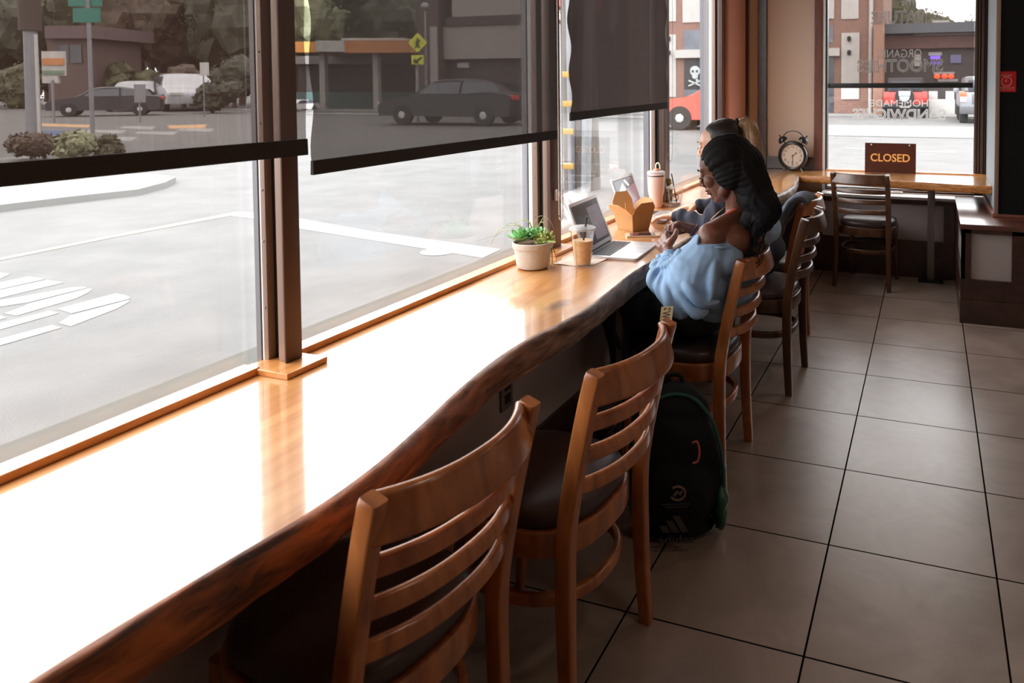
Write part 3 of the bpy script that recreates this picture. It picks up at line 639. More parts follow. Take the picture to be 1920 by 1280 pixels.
# ---- foliage
def leafmat(n, a, b_): return mat(n, a, .7, noise_amt=.0, col2=b_, noise_scale=1.2, detail=5)
LM = [leafmat('leaves dark', (.018,.022,.011), (.05,.054,.026)), leafmat('leaves olive', (.035,.036,.016), (.095,.092,.042)), leafmat('leaves brownish', (.045,.03,.02), (.10,.07,.042)), leafmat('leaves pale', (.17,.18,.10), (.33,.34,.2))]
M['trunk'] = mat('bark', (.09,.065,.05), .9, noise_amt=.3, noise_scale=6, stretch=(1,1,.2))
def foliage(c, r, nb, nl, leaf, seed, flat=.8):
    rnd = random.Random(seed); a = MB(); c = Vector(c); bl = []
    for i in range(nb):
        th = rnd.uniform(0, 2*PI); ph = rnd.uniform(-.6, 1); rr = rnd.uniform(.2, .62)
        bl.append((c+Vector((math.cos(th)*math.sqrt(max(0, 1-ph*ph))*r[0]*rr, math.sin(th)*math.sqrt(max(0, 1-ph*ph))*r[1]*rr, ph*r[2]*rr)), rnd.uniform(.32, .5)))
    for p, k in bl:
        t = bmesh.new(); bmesh.ops.create_icosphere(t, subdivisions=3, radius=1)
        for v in t.verts:
            n = 1+.35*noise.noise(v.co*2+Vector((seed, p.x, p.z)))+.22*noise.noise(v.co*7+Vector((seed, p.x, p.z))); v.co = Vector((p.x+v.co.x*r[0]*k*n, p.y+v.co.y*r[1]*k*n, p.z+v.co.z*r[2]*k*n))
        a.merge(t)
    for i in range(nl):
        p, k = rnd.choice(bl); d = Vector((rnd.gauss(0,1), rnd.gauss(0,1), rnd.gauss(0,1))).normalized()
        q = p+Vector((d.x*r[0]*k, d.y*r[1]*k, d.z*r[2]*k))*rnd.uniform(.9, 1.28)
        u = Vector((rnd.gauss(0,1), rnd.gauss(0,1), rnd.gauss(0,1))).normalized(); w_ = u.cross(d).normalized() if abs(u.dot(d)) < .99 else Vector((1,0,0)); s = leaf*rnd.uniform(.6, 1.4)
        a._f([a._v(q-u*s), a._v(q+w_*s*.5), a._v(q+u*s), a._v(q-w_*s*.5)])
    return a
def tree(name, label, u, D, h, r, m, seed, group=None):
    b = gnd(u, D); t = thing(name, label, 'tree', tuple(b), 0, group)
    foliage((b.x, b.y, b.z+h*.56), (r*1.15, r, h*.62), 14, 5000, .14, seed).build('crown', m, t, smooth=False)
    MB().tube([b, b+Vector((.1, 0, h*.4)), b+Vector((0, .1, h-r))], [.28, .22, .14], 10).build('trunk', M['trunk'], t)
GT = 'trees across the street'
for i, (u, D, h, r, k, lb) in enumerate(((-20,58,9.5,4.2,0,'dark tree at the far left behind the utility pole'), (90,68,11.5,4.2,2,'brownish tree behind the small brown house'), (190,67,11,4.6,1,'olive tree behind the green street signs'), (285,60,11,4.6,2,'brownish tree standing above the silver cars'), (370,66,11,4.2,1,'olive tree above the white van'), (455,60,10.5,4.4,0,'dark tree hidden partly by the first window post'), (560,62,11,4.2,3,'pale green tree seen in the gap between the two nearest shades'), (640,66,12,5.2,0,'dark green tree above the orange canopy'), (735,66,11.5,5,0,'dark green tree behind the yellow pedestrian sign'), (1665,62,8.4,3.6,1,'olive tree above the dark shop roof, left of the sky'), (1722,64,8.0,3.4,1,'olive tree above the middle of the dark shop roof'), (1840,70,7.4,3.0,1,'olive tree at the right end of the dark shop roof'))):
    tree('tree', lb, u, D, h, r, LM[k], 30+i, GT)
def shrub(label, u, v, D, r, m, seed, n=700, leaf=.07, cat='shrub', zb=G):
    p = gnd(u, D); p.z = zb; t = thing('shrub', label, cat, tuple(p), 0, None)
    foliage((p.x, p.y, zb+r[2]*.72), r, 8, n, leaf, seed).build('foliage', m, t, smooth=False)
    MB().tube([p, p+Vector((0, 0, r[2]*.7))], [.04*r[2]/.5, .02], 8).build('stem', M['trunk'], t)
shrub('low brown shrub in the kerb island bed, leftmost of the three', 55, 0, 13.6, (.50,.50,.34), LM[2], 60, zb=G+.10); shrub('round pale green shrub in the kerb island bed', 143, 0, 12.8, (.42,.42,.37), LM[3], 61, zb=G+.08); shrub('olive shrub in the kerb island bed beside the round pale one', 192, 0, 13.6, (.32,.32,.32), LM[1], 62)
shrub('large dark bush to the right of the parked silver cars', 398, 0, 41, (1.5,1.5,1.25), LM[0], 63, 900, .15)
for i, (u, lb) in enumerate(((20,'long clipped hedge piece left of the utility pole'), (120,'hedge piece behind the black sedan'), (235,'hedge piece behind the silver cars'), (345,'hedge piece behind the white van'), (440,'hedge piece beside the first window post'))):
    shrub(lb, u, 0, 52, (3.2,1.6,2.0), LM[(1,0,1,2,0)[i]], 70+i, 1500, .11, 'hedge')
# ---- buildings
M['brick'] = None
def brick_mat(name, c1, c2, mortar, sc=4.2):
    c1, c2, mortar = (tuple(c*KO for c in q) for q in (c1, c2, mortar))
    m = bpy.data.materials.new(name); nt, b = nodes(m); L = nt.links; g = nt.nodes.new('ShaderNodeNewGeometry'); mp = nt.nodes.new('ShaderNodeMapping'); mp.inputs['Rotation'].default_value = (PI/2, 0, 0)
    L.new(g.outputs['Position'], mp.inputs[0]); br = nt.nodes.new('ShaderNodeTexBrick'); L.new(mp.outputs[0], br.inputs['Vector']); br.inputs['Scale'].default_value = sc
    br.inputs['Color1'].default_value = (*c1, 1); br.inputs['Color2'].default_value = (*c2, 1); br.inputs['Mortar'].default_value = (*mortar, 1); br.inputs['Mortar Size'].default_value = .03; br.inputs['Brick Width'].default_value = .9; br.inputs['Row Height'].default_value = .34
    L.new(br.outputs['Color'], b.inputs['Base Color']); b.inputs['Roughness'].default_value = .85; return m
M['brick'] = brick_mat('red brick', (.26,.12,.085), (.20,.09,.065), (.32,.27,.24)); M['render'] = mat('white render', (.50,.48,.46), .8, noise_amt=.05); M['darkglass'] = mat('dark shop glass', (.05,.06,.07), .15)
M['greyglass'] = mat('grey window', (.16,.18,.21), .3, noise_amt=.25, noise_scale=1.5)
BY = 37.0
bb = thing('brick_building', 'red brick building with white rendered panels across the street', 'building', (-9, BY, G))
xl, xr = atY(1180, 200, BY).x, atY(1655, 200, BY).x
MB().box(xl, xr, BY, BY+8, G, 9.5).build('wall', M['brick'], bb, smooth=False)
def fac(name, m, u0, v0, u1, v1, d=.06, parent=bb, Y=BY):
    p = atY(u0, v0, Y); q = atY(u1, v1, Y); return MB().box(min(p.x, q.x), max(p.x, q.x), Y-d, Y+.02, max(G+.01, min(p.z, q.z)), max(p.z, q.z)).build(name, m, parent, smooth=False)
for u0, v0, u1, v1 in ((1225,-60,1268,40),(1280,-60,1330,41),(1553,-60,1564,35),(1578,-60,1610,35),(1222,66,1268,182),(1578,62,1611,186)): fac('rendered_panel', M['render'], u0, v0, u1, v1)
fac('window', M['greyglass'], 1282, 57, 1330, 93, .03); fac('ledge', M['render'], 1268, 94, 1335, 108, .25); fac('shop_window', M['darkglass'], 1283, 110, 1330, 168, .03); fac('stall_riser', M['greyglass'], 1283, 168, 1330, 200, .03)
fac('window', M['greyglass'], 1551, 48, 1562, 80, .03); fac('ledge', M['render'], 1545, 91, 1575, 105, .25); fac('door', M['darkglass'], 1545, 108, 1563, 213, .03)
for u in (1254, 1592):
    for v in (73, 99): p = atY(u, v, BY-.15); MB().lathe([(.05,-.12),(.09,-.05),(.09,.1),(.04,.14)], tuple(p), 12).build('wall_lamp', M['blackmetal'], bb)
p0 = atY(1633, 0, BY-.2); MB().tube([(p0.x, BY-.12, G+.01), (p0.x, BY-.12, 7.2)], .10, 10).build('downpipe', M['render'], bb)
p1 = atY(1637, 130, BY-1.2); p2 = atY(1655, 130, BY-1.2); MB().box(p1.x, p2.x, BY-1.2, BY+.1, G+.01, atY(1640, 48, BY).z).build('brick_pier', brick_mat('orange brick', (.34,.17,.11), (.28,.13,.09), (.36,.28,.24)), bb, smooth=False)
# white skull poster marks on the shop window
sk = MB(); o = atY(1303, 133, BY-.06); k = .028
def dot(du, dv, ru, rv): q = o+Vector((du*k, 0, -dv*k)); sk.ell(tuple(q), (ru*k, .01, rv*k), seg=14, rings=8)
dot(0,0,10,9.5); dot(0,10,6,5); dot(4,17,3,2)
for s in (-1, 1): sk.tube([o+Vector((-12*k*s, -.012, -18*k)), o+Vector((12*k*s, -.012, -28*k))], .05, 6)
sk.build('poster_mark', mat('poster white', (.5,.54,.54), .6), bb)
sk = MB()
for s in (-4, 4): q = o+Vector((s*k, -.012, -.5*k)); sk.ell(tuple(q), (2.4*k, .01, 2.6*k), seg=10, rings=6)
sk.build('eye_mark', M['darkglass'], bb)
# dark single-storey shop
SY = 38.6; sp_ = thing('shop_building', 'low dark shop with lit signs under a flat roof behind the red off-road car', 'building', (2, SY, G)); M['shop'] = mat('dark shop front', (.045,.035,.033), .7, noise_amt=.2)
x0, x1 = atY(1652, 200, SY).x, 14
MB().box(x0, x1, SY, SY+9, G, atY(1700, 64, SY).z).build('wall', M['shop'], sp_, smooth=False)
MB().box(x0-.2, x1, SY-.7, SY+9, atY(1700, 64, SY).z, atY(1700, 46, SY).z).build('roof', mat('slate grey roof edge', (.085,.095,.115), .6), sp_, smooth=False)
fac('fascia', mat('maroon fascia', (.10,.045,.04), .7, noise_amt=.3, noise_scale=3), 1655, 68, 1900, 88, .25, sp_, SY); fac('cornice', mat('taupe cornice', (.13,.11,.10), .7), 1715, 61, 1900, 64, .4, sp_, SY); fac('signboard', mat('beige signboard', (.40,.38,.36), .7), 1748, 39, 1780, 45, .1, sp_, SY-.5)
fac('lit_sign', mat('purple neon', (.1,.05,.3), .5, emit=s2l(130,90,255), estr=2.2), 1744, 105, 1763, 111, .1, sp_, SY); fac('lit_sign', mat('violet neon', (.1,.05,.3), .5, emit=s2l(110,80,200), estr=.9), 1744, 115, 1764, 121, .1, sp_, SY); fac('lit_sign', mat('dim blue screen', (.1,.1,.2), .5, emit=s2l(80,80,130), estr=.5), 1782, 103, 1802, 118, .1, sp_, SY)
fac('poster', mat('pale poster', (.35,.33,.31), .7), 1714, 102, 1727, 124, .05, sp_, SY); fac('poster', mat('grey poster', (.33,.32,.36), .7), 1741, 98, 1766, 104, .05, sp_, SY)
red = mat('red orange lamps', (.5,.05,.02), .5, emit=s2l(255,80,40), estr=3.0)
for u in (1757, 1771, 1783): q = atY(u, 143, SY-.15); a = MB(); a.ell(tuple(q), (.15, .06, .12)); a.build('lit_letter', red, sp_)
fac('sign_panel', mat('grey sign panel', (.28,.27,.29), .6), 1750, 135, 1790, 139, .1, sp_, SY); fac('sign_panel', mat('grey sign panel', (.28,.27,.29), .6), 1758, 148, 1796, 153, .1, sp_, SY)
for i, (u0, u1, v0, v1, lb) in enumerate(((1741,1758,171,186.2,'white sign box behind the lettering, left of a pair'), (1773,1789,171,186.2,'white sign box behind the lettering, right of a pair'), (1739,1790,186,206,'long low white wall block between the two parked cars'))):
    p = at(u0, v1, 34.5); q = at(u1, v0, 34.5); tag(MB().box(p.x, q.x, p.y, p.y+.4, G+.001 if i == 2 else p.z-.0, q.z, .02).build('white_block', M['render']), lb, 'block')
# garage building behind the middle shade
GY = 34.0; gb = thing('garage_building', 'beige garage building with a brown brick corner and dark open bay', 'building', (-18, GY, G))
X_ = lambda u: atY(u, 200, GY).x; Z_ = lambda v, u=900: atY(u, v, GY).z
M['gbeige'] = mat('beige stucco', (.30,.27,.25), .85, noise_amt=.08)
MB().box(X_(835), X_(1075), GY+.5, GY+9, G, 12).build('wall', M['shop'], gb, smooth=False)
MB().box(X_(818), X_(1075), GY, GY+.6, Z_(110), Z_(48)).build('lintel_wall', M['gbeige'], gb, smooth=False); MB().box(X_(850), X_(1075), GY, GY+.6, Z_(30), Z_(-120)).build('upper_wall', M['gbeige'], gb, smooth=False)
MB().box(X_(840), X_(1075), GY-.1, GY+.6, Z_(47.5), Z_(30.5)).build('band', mat('dark band', (.06,.045,.045), .8), gb, smooth=False)
MB().box(X_(795), X_(833), GY-.4, GY+9, G, 12).build('brick_corner', mat('dark brown brick', (.085,.055,.05), .85, noise_amt=.2), gb, smooth=False)
MB().box(X_(819), X_(832), GY-.5, GY-.41, Z_(190), Z_(48.2)).build('white_pier', M['gbeige'], gb, smooth=False)
MB().box(X_(850), X_(872), GY+.40, GY+.49, Z_(126), Z_(116)).build('notice', M['render'], gb, smooth=False)
# fuel canopy
cn = thing('canopy', 'flat canopy with an orange and white fascia behind the yellow pedestrian sign', 'canopy', tuple(gnd(690, 46)))
def dbox(u0, v0, u1, v1, D, th, name, m, parent, floor=False):
    p = at(u0, v0, D); q = at(u1, v1, D); n = Vector((_f.x, _f.y, 0)).normalized()
    pts = [Vector((p.x, p.y, 0)), Vector((q.x, q.y, 0)), Vector((q.x, q.y, 0))+n*th, Vector((p.x, p.y, 0))+n*th]
    z0 = G+.001 if floor else min(p.z, q.z); return MB().prism([(a.x, a.y) for a in pts], z0, max(p.z, q.z)).build(name, m, parent, smooth=False)
dbox(553, 98, 592, 78, 46, 7, 'fascia', mat('orange fascia', (.75,.30,.06), .6), cn); dbox(592, 97, 646, 76, 46, 7, 'fascia_panel', M['render'], cn); dbox(646, 99, 794, 76, 46, 7, 'fascia', mat('deep orange fascia', (.50,.19,.06), .6), cn)
dbox(640, 76, 760, 71, 47, 4, 'roof_light', M['render'], cn)
for u in (600, 700, 780): dbox(u, 200, u+8, 98, 47, .5, 'column', M['render'], cn, True)
kb = thing('kiosk_building', 'low dark kiosk with a teal lower wall below the orange canopy', 'building', tuple(gnd(680, 51)))
dbox(545, 120, 800, 104, 51, 5, 'soffit', mat('grey soffit', (.22,.2,.2), .8), kb); dbox(560, 176, 800, 120, 52, 4, 'shop_front', M['shop'], kb); dbox(555, 200, 800, 172, 51, 1, 'lower_wall', mat('teal wall', (.08,.14,.14), .7), kb, True)
hb = thing('house', 'small brown house with dark windows behind the price sign', 'house', tuple(gnd(125, 50)))
dbox(92, 200, 165, 72, 50, 5, 'wall', mat('brown siding', (.12,.08,.075), .85), hb, True); dbox(84, 72, 172, 48, 49.5, 6, 'roof', mat('dull purple roof', (.13,.09,.095), .85), hb)
for a0, a1 in ((112,128), (133,152)): dbox(a0, 118, a1, 84, 49.9, .05, 'window', M['darkglass'], hb)
rb = thing('red_roof_house', 'building with a red roof and white bargeboard beside the second window post', 'house', tuple(gnd(1075, 30)))
P = [at(1046, 60, 30), at(1046, -30, 30), at(1090, 60, 30)]
dbox(1044, 235, 1100, 45, 30.2, 4, 'wall', mat('grey wall', (.34,.35,.36), .85), rb, True); dbox(1040, 12, 1110, -60, 30, 4, 'roof', mat('red roof', (.42,.10,.09), .8), rb)
a = MB(); a.tube([at(1042, 22, 29.8), at(1075, 62, 29.8)], .09, 6); a.build('bargeboard', M['render'], rb)
# ---- poles and signs
def pole(name, label, u, D, r, v_top, m, cat='pole'):
    b = gnd(u, D); p = at(u, v_top, D); t = thing(name, label, cat, tuple(b)); MB().tube([b, Vector((b.x, b.y, p.z))], [r, r*.9], 16).build('shaft', m, t); return t, b
M['galv'] = mat('galvanised steel', (.24,.24,.26), .5, metal=.3, noise_amt=.1)
t, b = pole('utility_pole', 'thick grey utility pole behind the leftmost shade', 62, 17.6, .15, 56, M['galv'])
MB().tube([Vector((b.x, b.y, at(62, 58, 17.6).z)), Vector((b.x, b.y, 8))], .22, 14).build('upper_section', mat('dark brown timber', (.06,.04,.035), .8), t)
MB().tube([gnd(72, 17.3), Vector((*gnd(72, 17.3).xy, at(72, 65, 17.3).z))], .035, 8).build('conduit', M['render'], t)
t, b = pole('street_sign', 'slim pole carrying two green street name signs', 172, 18.9, .05, -40, M['galv'], 'street sign'); gm = mat('sign green', (.015,.20,.15), .5)
dbox(128, 12, 190, -14, 18.8, .02, 'sign_blade', gm, t); dbox(137, 42, 187, 15, 18.75, .02, 'sign_blade', gm, t)
t, b = pole('price_sign', 'small striped price sign in orange, white and green beside the utility pole', 100, 30, .05, 150, M['galv'], 'sign')
dbox(79, 142, 119, 96, 30, .12, 'sign_board', M['render'], t); dbox(79, 122, 119, 109, 29.95, .05, 'orange_band', mat('orange band', (.55,.22,.08), .6), t); dbox(79, 139, 119, 132, 29.95, .05, 'green_band', mat('dull green band', (.16,.24,.16), .6), t); dbox(79, 156, 108, 142.5, 30, .12, 'lower_board', M['render'], t)
t, b = pole('yard_sign', 'low blue and white yard sign at the foot of the utility pole', 106, 15.6, .02, 262, M['galv'], 'sign'); dbox(82, 262, 127, 244, 15.6, .03, 'upper_board', mat('blue board', (.20,.26,.42), .6), t); dbox(85, 280, 125, 262.5, 15.6, .03, 'lower_board', M['render'], t)
t, b = pole('road_sign', 'small grey rectangular sign on a post before the black sedan', 262, 30, .03, 165, M['galv'], 'sign'); dbox(252, 192, 272, 158, 29.9, .03, 'sign_plate', M['galv'], t)
t, b = pole('road_sign', 'small white rectangular sign on a post before the white van', 383, 36, .03, 130, M['galv'], 'sign'); dbox(375, 142, 391, 117, 35.9, .03, 'sign_plate', M['render'], t)
t, b = pole('pedestrian_sign', 'yellow diamond warning sign with an arrow plate below it', 783, 30, .05, 130, M['galv'], 'sign'); ym = mat('sign yellow green', (.62,.64,.03), .5); c = at(783, 80, 29.9)
n = Vector((_f.x, _f.y, 0)).normalized(); sd = Vector((-n.y, n.x, 0))*-1
def plate(c, w_, h_, rot, m, parent, name, off=0.):
    mm = Matrix.Translation(c-n*off) @ Matrix(((sd.x, 0, n.x, 0), (sd.y, 0, n.y, 0), (0, 1, 0, 0), (0,0,0,1))) @ Rz(rot)
    return MB().box(-w_/2, w_/2, -h_/2, h_/2, 0, .02, m=mm).build(name, m, parent, smooth=False)
plate(c, .56, .56, PI/4, ym, t, 'diamond_plate'); plate(at(783, 112, 29.9), .5, .38, 0, ym, t, 'arrow_plate'); bk = mat('sign black', (.02,.02,.02), .6)
a = MB(); q = c-n*.03; a.ell(tuple(q+Vector((0,0,.15))), (.045,.01,.045)); a.tube([q+Vector((0,0,.1)), q+Vector((0,0,-.03))], .04, 8); a.tube([q+Vector((0,0,-.03)), q+sd*.08+Vector((0,0,-.2))], .025, 6); a.tube([q+Vector((0,0,-.03)), q-sd*.08+Vector((0,0,-.2))], .025, 6); a.tube([q-sd*.1+Vector((0,0,.0)), q+sd*.1+Vector((0,0,.09))], .018, 6); a.build('walker_symbol', bk, t)
a = MB(); q = at(783, 112, 29.85); a.tube([q+sd*.15+Vector((0,0,.1)), q-sd*.13-Vector((0,0,.1))], .025, 6); a.tube([q-sd*.13-Vector((0,0,.1)), q-sd*.13+Vector((0,0,.04))], .025, 6); a.tube([q-sd*.13-Vector((0,0,.1)), q+sd*.0-Vector((0,0,.1))], .025, 6); a.build('arrow_symbol', bk, t)
a = MB(); a.ell(tuple(at(797, 12, 30)), (.16,.16,.16)); a.tube([gnd(800, 30.3), Vector((*gnd(800, 30.3).xy, at(800, 14, 30.3).z))], .04, 8); tag(a.build('street_lamp', M['galv']), 'globe street lamp in front of the brown brick corner', 'lamp')
# wooden pole with pipes and yellow bands close outside
pw = wood('weathered wood', (.06,.05,.043), (.12,.105,.094), 5, .85, 0, (6,6,.5)); b = gnd(1091, 10.1); t = thing('wooden_pole', 'thick weathered wooden pole with a metal pipe and yellow bands outside the third window', 'pole', tuple(b))
a = MB(); a.tube([b, b+Vector((-.06, 0, 3)), b+Vector((-.1, 0, 7))], [.25, .225, .20], 24); a.build('shaft', pw, t)
b2 = gnd(1097, 9.75); MB().tube([b2, b2+Vector((.08, 0, 3)), b2+Vector((.1, 0, 7))], .065, 14).build('pipe', mat('pale steel pipe', (.24,.25,.26), .5, metal=.2, noise_amt=.15, noise_scale=10), t)
b3 = gnd(1071, 9.85); MB().tube([b3, b3+Vector((-.03, 0, 7))], .05, 10).build('conduit', M['galv'], t)
yb = mat('yellow reflective band', (.42,.25,.05), .5)
for v in (194, 245, 309, 140):
    z = at(1065, v, 9.9).z; q = gnd(1066, 9.72); k = .022*(z-G)
    MB().box(q.x-.085-.0*k, q.x+.075, q.y-.03, q.y+.0, z-.038, z+.038, .004).build('yellow_band', yb, t)
# ---- vehicles
def wheel(a, c, r, w_, rim, parent, ax='y'):
    m = T(*c) @ Rx(PI/2)
    MB().lathe([(r*.62,-w_/2),(r*.95,-w_/2),(r,-w_*.3),(r,w_*.3),(r*.95,w_/2),(r*.62,w_/2)], seg=28, m=m).build('tire', mat('tyre rubber', (.02,.02,.02), .8), parent)
    h = MB(); h.lathe([(0,-w_*.52),(r*.2,-w_*.53),(r*.58,-w_*.46),(r*.62,-w_*.40),(r*.62,w_*.40),(r*.58,w_*.46),(r*.2,w_*.53),(0,w_*.52)], seg=28, m=m)
    h.build('hubcap', rim, parent)
    h = MB()
    for k in range(7):
        an = k*2*PI/7
        for s in (-1, 1): h.ell((c[0]+r*.40*math.cos(an), c[1]+s*w_*.50, c[2]+r*.40*math.sin(an)), (r*.085, .012, r*.085), seg=8, rings=6)
    h.build('hub_slot', M['blackmetal'], parent)
RIM = mat('wheel rim', (.55,.55,.56), .4, metal=.3); CG = mat('car glass', (.06,.07,.09), .1)
SED = [(-2.35,.30),(-2.38,.55),(-2.30,.72),(-1.9,.86),(-1.25,.95),(-.55,1.36),(-.1,1.45),(.6,1.45),(1.25,1.30),(1.75,1.06),(2.25,1.02),(2.36,.85),(2.34,.40),(2.25,.28)]
VAN = [(-2.5,.35),(-2.52,.8),(-2.35,1.05),(-1.7,1.25),(-1.2,1.95),(-.8,2.1),(2.4,2.1),(2.5,1.9),(2.52,.4),(2.4,.3)]
SUVP = [(-2.3,.4),(-2.33,.8),(-2.2,1.02),(-1.2,1.14),(-.65,1.68),(-.3,1.76),(1.9,1.74),(2.15,1.6),(2.32,1.1),(2.33,.55),(2.2,.38)]
def vehicle(name, label, prof, paint, front, rear, W=1.8, cat='car', group=None, taillight=True, wr=.33):
    f = Vector((front[0], front[1])); r = Vector((rear[0], rear[1])); L_ = (r-f).length; k = L_/(prof[0][0]*-1*2); ang = math.atan2(r.y-f.y, r.x-f.x); c = (f+r)/2
    t = thing(name, label, cat, (c.x, c.y, G), ang, group); m0 = T(c.x, c.y, G) @ Rz(ang) @ Matrix.Scale(k, 4); WM[t.name] = T(c.x, c.y, G) @ Rz(ang)
    P = catmull([(x, 0, z) for x, z in prof], 4); P = [(p.x, p.z) for p in P]; top = max(z for x, z in prof); bl = .95 if top < 1.6 else 1.15 if top < 2 else 1.2
    a = MB(m0); ny = 10; g = []
    for j in range(ny+1):
        s = j/ny*2-1; row = []
        for x, z in P:
            wy = W/2*(1-.22*max(0, (z-bl)/(top-bl))); e = 1-abs(s)**6*.03; zz = z-(.05*abs(s)**4 if z > bl else 0)
            row.append(a._v((x*e, s*wy, zz)))
        g.append(row)
    for j in range(ny):
        for i in range(len(P)-1): a._f([g[j][i], g[j][i+1], g[j+1][i+1], g[j+1][i]])
        a._f([g[j][-1], g[j][0], g[j+1][0], g[j+1][-1]])
    a._f(g[0]); a._f(g[-1][::-1]); a.build('body', paint, t, ang=35)
    zs = [p for p in P if p[1] > bl+.03]; xa, xb = zs[0][0], zs[-1][0]; h = top-bl
    for s in (-1, 1):
        a = MB(m0); q = [(xa+.22,bl+.04),(xa+.45+h*.35,bl+h*.74),((xa+xb)/2-.04,bl+h*.82),((xa+xb)/2-.04,bl+.04)]; q2 = [((xa+xb)/2+.04,bl+.04),((xa+xb)/2+.04,bl+h*.82),(xb-.5-h*.2,bl+h*.76),(xb-.35,bl+.10)]
        for poly in (q, q2):
            vs = [a._v((x, s*(W/2*(1-.22*max(0, (z-bl)/h))+.012), z)) for x, z in poly]; v2 = [a._v((x, s*(W/2*(1-.22*max(0, (z-bl)/h))-.02), z)) for x, z in poly]
            a._f(vs); a._f(v2[::-1])
            for i in range(4): a._f([vs[i], v2[i], v2[(i+1) % 4], vs[(i+1) % 4]])
        a.build('side_window', CG, t, smooth=False)
    for sx in (-1, 1):
        for sy in (-1, 1):
            c0 = Rz(0) @ Vector((sx*1.42*k, sy*(W/2-.06)*k, wr*k)); W0 = WM[t.name]; wheel(None, tuple(c0), wr*k, .22*k, RIM, None) if False else None
            cc = c0; m = W0 @ T(*cc) @ Rx(PI/2); R_ = wr*k; w_ = .2*k
            MB().lathe([(R_*.6,-w_/2),(R_*.95,-w_/2),(R_,-w_*.3),(R_,w_*.3),(R_*.95,w_/2),(R_*.6,w_/2)], seg=24, m=m).build('tire', M['tyre'], t)
            h_ = MB(); h_.lathe([(0,-w_*.52),(R_*.2,-w_*.53),(R_*.58,-w_*.46),(R_*.62,-w_*.40),(R_*.62,w_*.40),(R_*.58,w_*.46),(R_*.2,w_*.53),(0,w_*.52)], seg=24, m=m)
            h_.build('hubcap', RIM, t); h_ = MB()
            for kk in range(7):
                an = kk*2*PI/7; h_.ell((0,0,0), (R_*.09,R_*.09,.02), m=T(0,0,0)) if False else None
                for sz in (-1, 1): h_.lathe([(0,-.012),(R_*.09,-.01),(R_*.09,.01),(0,.012)], (R_*.42*math.cos(an), R_*.42*math.sin(an), sz*w_*.51), 8, m=m)
            h_.build('hub_slot', M['blackmetal'], t)
    for s in (-1, 1):
        a = MB(m0); a.box(2.16, 2.40 if top < 1.6 else 2.36, s*.62-.2*1, s*.62+.2, .80 if top < 1.6 else .95, .95 if top < 1.6 else 1.2, .02); a.build('tail_light', M['tail'], t)
        a = MB(m0); a.box(-2.40, -2.1, s*.62-.2, s*.62+.2, .60, .72, .02); a.build('headlight', M['render'], t)
    return t
M['tyre'] = mat('tyre rubber', (.022,.022,.022), .8); M['tail'] = mat('tail light red', (.55,.04,.03), .25)
cp = lambda n, c: mat(n, c, .45, coat=.12, spec=.3, metal=.0)
vehicle('sedan', 'black sedan with red tail lights crossing behind the leftmost shade', SED, cp('black paint car', (.02,.02,.024)), (-41.2,24.4), (-38.1,28.0))
p, q = gnd(236, 44), gnd(282, 49.5); vehicle('parked_car', 'silver car parked behind the black sedan, left of two', SED, cp('silver paint', (.34,.35,.37)), p.xy, q.xy)
p, q = gnd(368, 44), gnd(326, 49.5); vehicle('parked_car', 'silver car parked beside the large bush, right of two', SED, cp('pale silver paint', (.42,.43,.46)), p.xy, q.xy)
p, q = gnd(345, 56), gnd(440, 57); vehicle('van', 'white van parked behind the silver cars', VAN, cp('white van paint', (.5,.5,.5)), p.xy, q.xy, cat='van')
vehicle('sedan', 'black sedan parked behind the middle mesh shade', SED, cp('dark blue black paint', (.018,.02,.028)), (-19.35,23.3), (-13.9,23.7))
vehicle('parked_car', 'red car with silver wheels seen through the fourth window', SED, cp('red paint', (.62,.09,.06)), (-8.62,23.25), (-3.32,23.7), wr=.34)
p, q = gnd(545, 44), gnd(585, 47); vehicle('parked_car', 'white car glimpsed between the two nearest shades', SED, cp('white car paint', (.55,.55,.55)), gnd(530,43).xy, gnd(592,45).xy)
vehicle('parked_car', 'pale car half hidden by the second window post', SED, cp('light car paint', (.4,.41,.43)), gnd(945,31).xy, gnd(1060,33).xy)
# red off-road car, rear view, with spare wheel
c = gnd(1697, 31.7); t = thing('offroad_car', 'red boxy off-road car seen from behind with spare wheel', 'car', tuple(c)); rp = cp('bright red paint', (.50,.07,.06))
B = lambda x0,x1,z0,z1,y0=-.0,y1=3.6,bev=.06: MB().box(c.x+x0, c.x+x1, c.y+y0, c.y+y1, c.z+z0, c.z+z1, bev)
B(-.90,.90,.50,1.12).build('body', rp, t); B(-.72,.72,1.12,1.72,.02,2.2,.08).build('hard_top', mat('dark soft top', (.05,.045,.05), .6), t); B(-.60,.60,1.22,1.60,-.01,.05,.02).build('rear_window', CG, t)
B(-.92,.92,.42,.60,-.14,.0,.03).build('bumper', M['blackmetal'], t); B(-.2,.2,.44,.58,-.16,-.13,.01).build('number_plate', M['render'], t)
for s in (-1, 1):
    B(s*.80-.09,s*.80+.09,.72,.98,-.03,.02,.01).build('tail_light', M['tail'], t); B(s*.80-.16,s*.80+.16,.0005,.74,.35,1.1,.08).build('tire', M['tyre'], t); B(s*.80-.16,s*.80+.16,.0005,.74,2.6,3.3,.08).build('tire', M['tyre'], t)
a = MB(); m = T(c.x-.02, c.y-.16, c.z+.92) @ Rx(PI/2); a.lathe([(.20,-.12),(.36,-.12),(.39,-.06),(.39,.06),(.36,.12),(.20,.12)], seg=28, m=m); a.build('spare_tire', M['tyre'], t)
a = MB(); a.lathe([(0,-.10),(.20,-.10),(.21,.12),(0,.14)], seg=24, m=m); a.build('spare_hub', RIM, t); B(-.26,.22,.95,1.16,-.33,-.30,.01).build('spare_cover_plate', mat('pale blue plate', (.42,.45,.52), .5), t)
